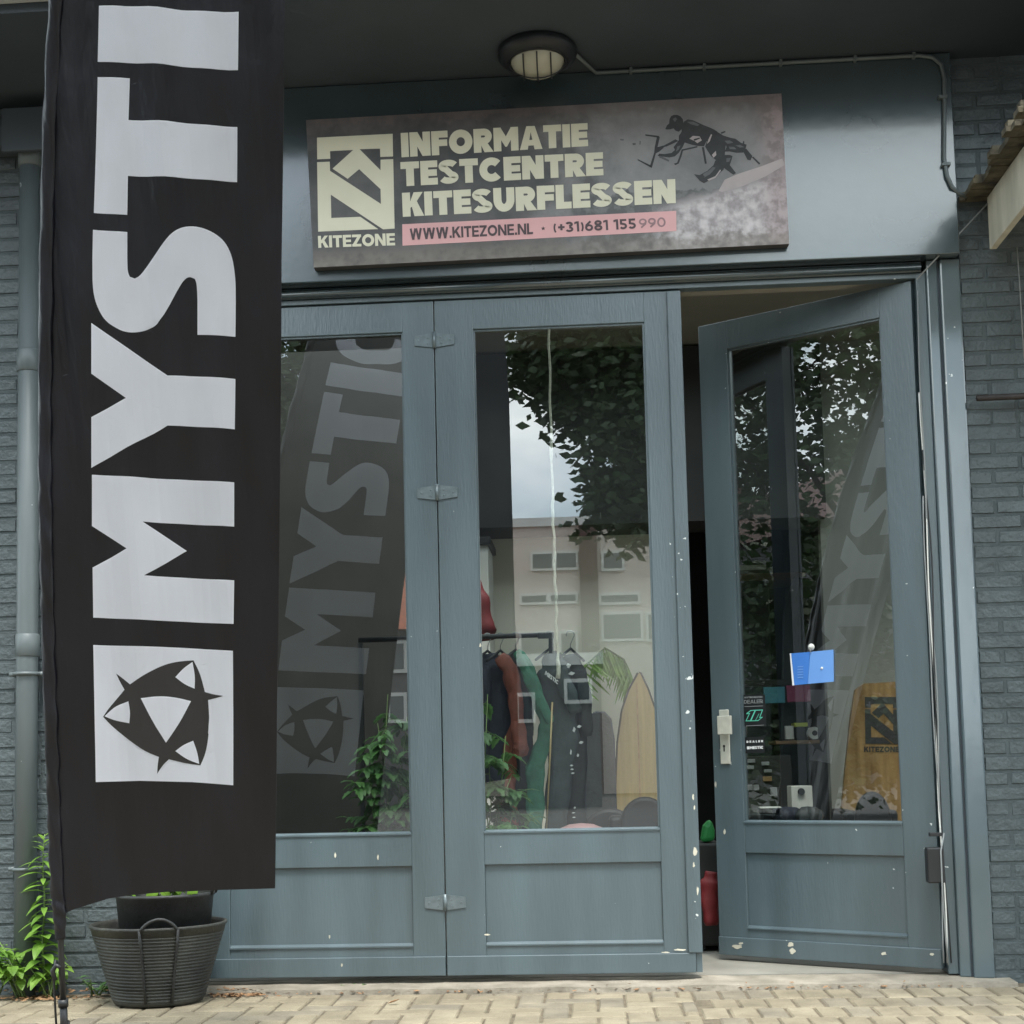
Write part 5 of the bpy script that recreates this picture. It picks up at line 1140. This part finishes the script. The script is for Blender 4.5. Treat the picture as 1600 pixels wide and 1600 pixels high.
# trees
def tree(label, base, blobs, nleaf, Ls, seed, trunk_r=.22):
    random.seed(seed); e = empty('street_tree', base, label, 'tree', 'street trees opposite the shop')
    base = Vector(base); cen = sum((Vector(b_[0]) for b_ in blobs), Vector())/len(blobs)
    t = MB(); fork = Vector((base.x, base.y, base.z+(cen.z-base.z)*.5)); t.tube([base, base.lerp(fork, .5)+Vector((.05, 0, 0)), fork], [trunk_r, trunk_r*.8, trunk_r*.65], 10)
    for c, r_ in blobs:
        c = Vector(c); mdl = fork.lerp(c, .5)+Vector((0, 0, .3)); t.tube([fork, mdl, c], [trunk_r*.4, trunk_r*.2, .02], 6)
    for c, r_ in blobs:
        for k in range(7): c_ = Vector(c); q = c_+rv(-1, .6).normalized()*r_*random.uniform(.7, 1.15); t.tube([c_, c_.lerp(q, .5)+Vector((0, 0, .1)), q], [.022, .014, .005], 4)
    t.build('trunk', 'bark', e, smooth=True)
    l = MB(); tot = sum(r_**2 for c, r_ in blobs)
    for c, r_ in blobs:
        c = Vector(c); nn = int(nleaf*r_**2/tot); cl = [c+Vector((random.gauss(0, 1), random.gauss(0, 1), random.gauss(0, 1))).normalized()*r_*random.uniform(.2, 1) for _ in range(max(6, nn//26))]
        for i in range(nn):
            p = random.choice(cl)+Vector((random.gauss(0, .16), random.gauss(0, .16), random.gauss(0, .14)))
            d = rv(-.8, .4).normalized(); s_ = d.cross(rv(-1, 1)).normalized(); ll = Ls*random.choice((.45, .7, .85, 1, 1.25, 1.5))
            l.add([p, p+d*ll*.45+s_*ll*.27, p+d*ll, p+d*ll*.45-s_*ll*.27], [(0, 1, 2, 3)])
    l.build('crown', 'treeleaf', e)
D = 11
def mp3(px, py, dy=0): q = oy(px, py, D+.06); return (q.x, -D+dy, q.z)
tree('broad leafy tree whose dark crown is reflected in the middle leaf glass', (3.4, -11.5, -.085),
     [(mp3(850, 560), .45), (mp3(900, 560, -.5), .75), (mp3(960, 600), .85), (mp3(1000, 680, .4), .75), (mp3(1020, 560), 1.0), (mp3(960, 770), .45), (mp3(990, 790, .3), .5), (mp3(1060, 760), .7), (mp3(910, 620), .4), (mp3(1080, 640, -.8), 1.1), (mp3(880, 500), .8), (mp3(1000, 470), 1.0)], 30000, .14, 61)
tree('loose leafy tree reflected high in the open door glass', (-10.2, -9.2, -.085),
     [((-10.3, -8.6, 7.3), 1.1), ((-9.8, -9.0, 6.2), .8), ((-10.9, -8.0, 6.4), .9), ((-10.3, -8.5, 5.2), .8), ((-11.3, -7.6, 5.0), 1.0), ((-9.7, -9.2, 4.9), .6), ((-10.8, -8.1, 4.1), .6), ((-11.6, -7.2, 6.6), 1.1), ((-9.0, -10, 7.2), 1.2)], 11000, .16, 62)
D = 15
tree('dark tree reflected behind the lettering in the left leaf glass', (-4.0, -15.4, -.085),
     [(mp3(520, 560), 1.3), (mp3(440, 650), 1.3), (mp3(600, 700, -.5), 1.1), (mp3(640, 540), 1.2), (mp3(540, 760), 1.0), (mp3(430, 800), 1.0), (mp3(560, 450), 1.4), (mp3(680, 620), 1.0)], 16000, .16, 63)

tree('dense dark hedge of shrubs left across the street, reflected low in the open door glass', (-12.5, -9.0, -.085),
     [((-12.2, -9.8, 1.2), 1.3), ((-12.0, -8.6, 1.6), 1.4), ((-12.4, -7.4, 1.3), 1.3), ((-12.6, -6.2, 1.5), 1.3), ((-11.6, -10.8, 1.4), 1.3), ((-11.0, -11.9, 1.3), 1.3), ((-12.3, -8.0, 3.1), 1.2), ((-12.1, -9.5, 3.0), 1.2), ((-12.6, -6.6, 3.1), 1.2), ((-11.3, -11.1, 3.0), 1.2), ((-10.4, -12.8, 2.6), 1.3)], 22000, .17, 64, .12)
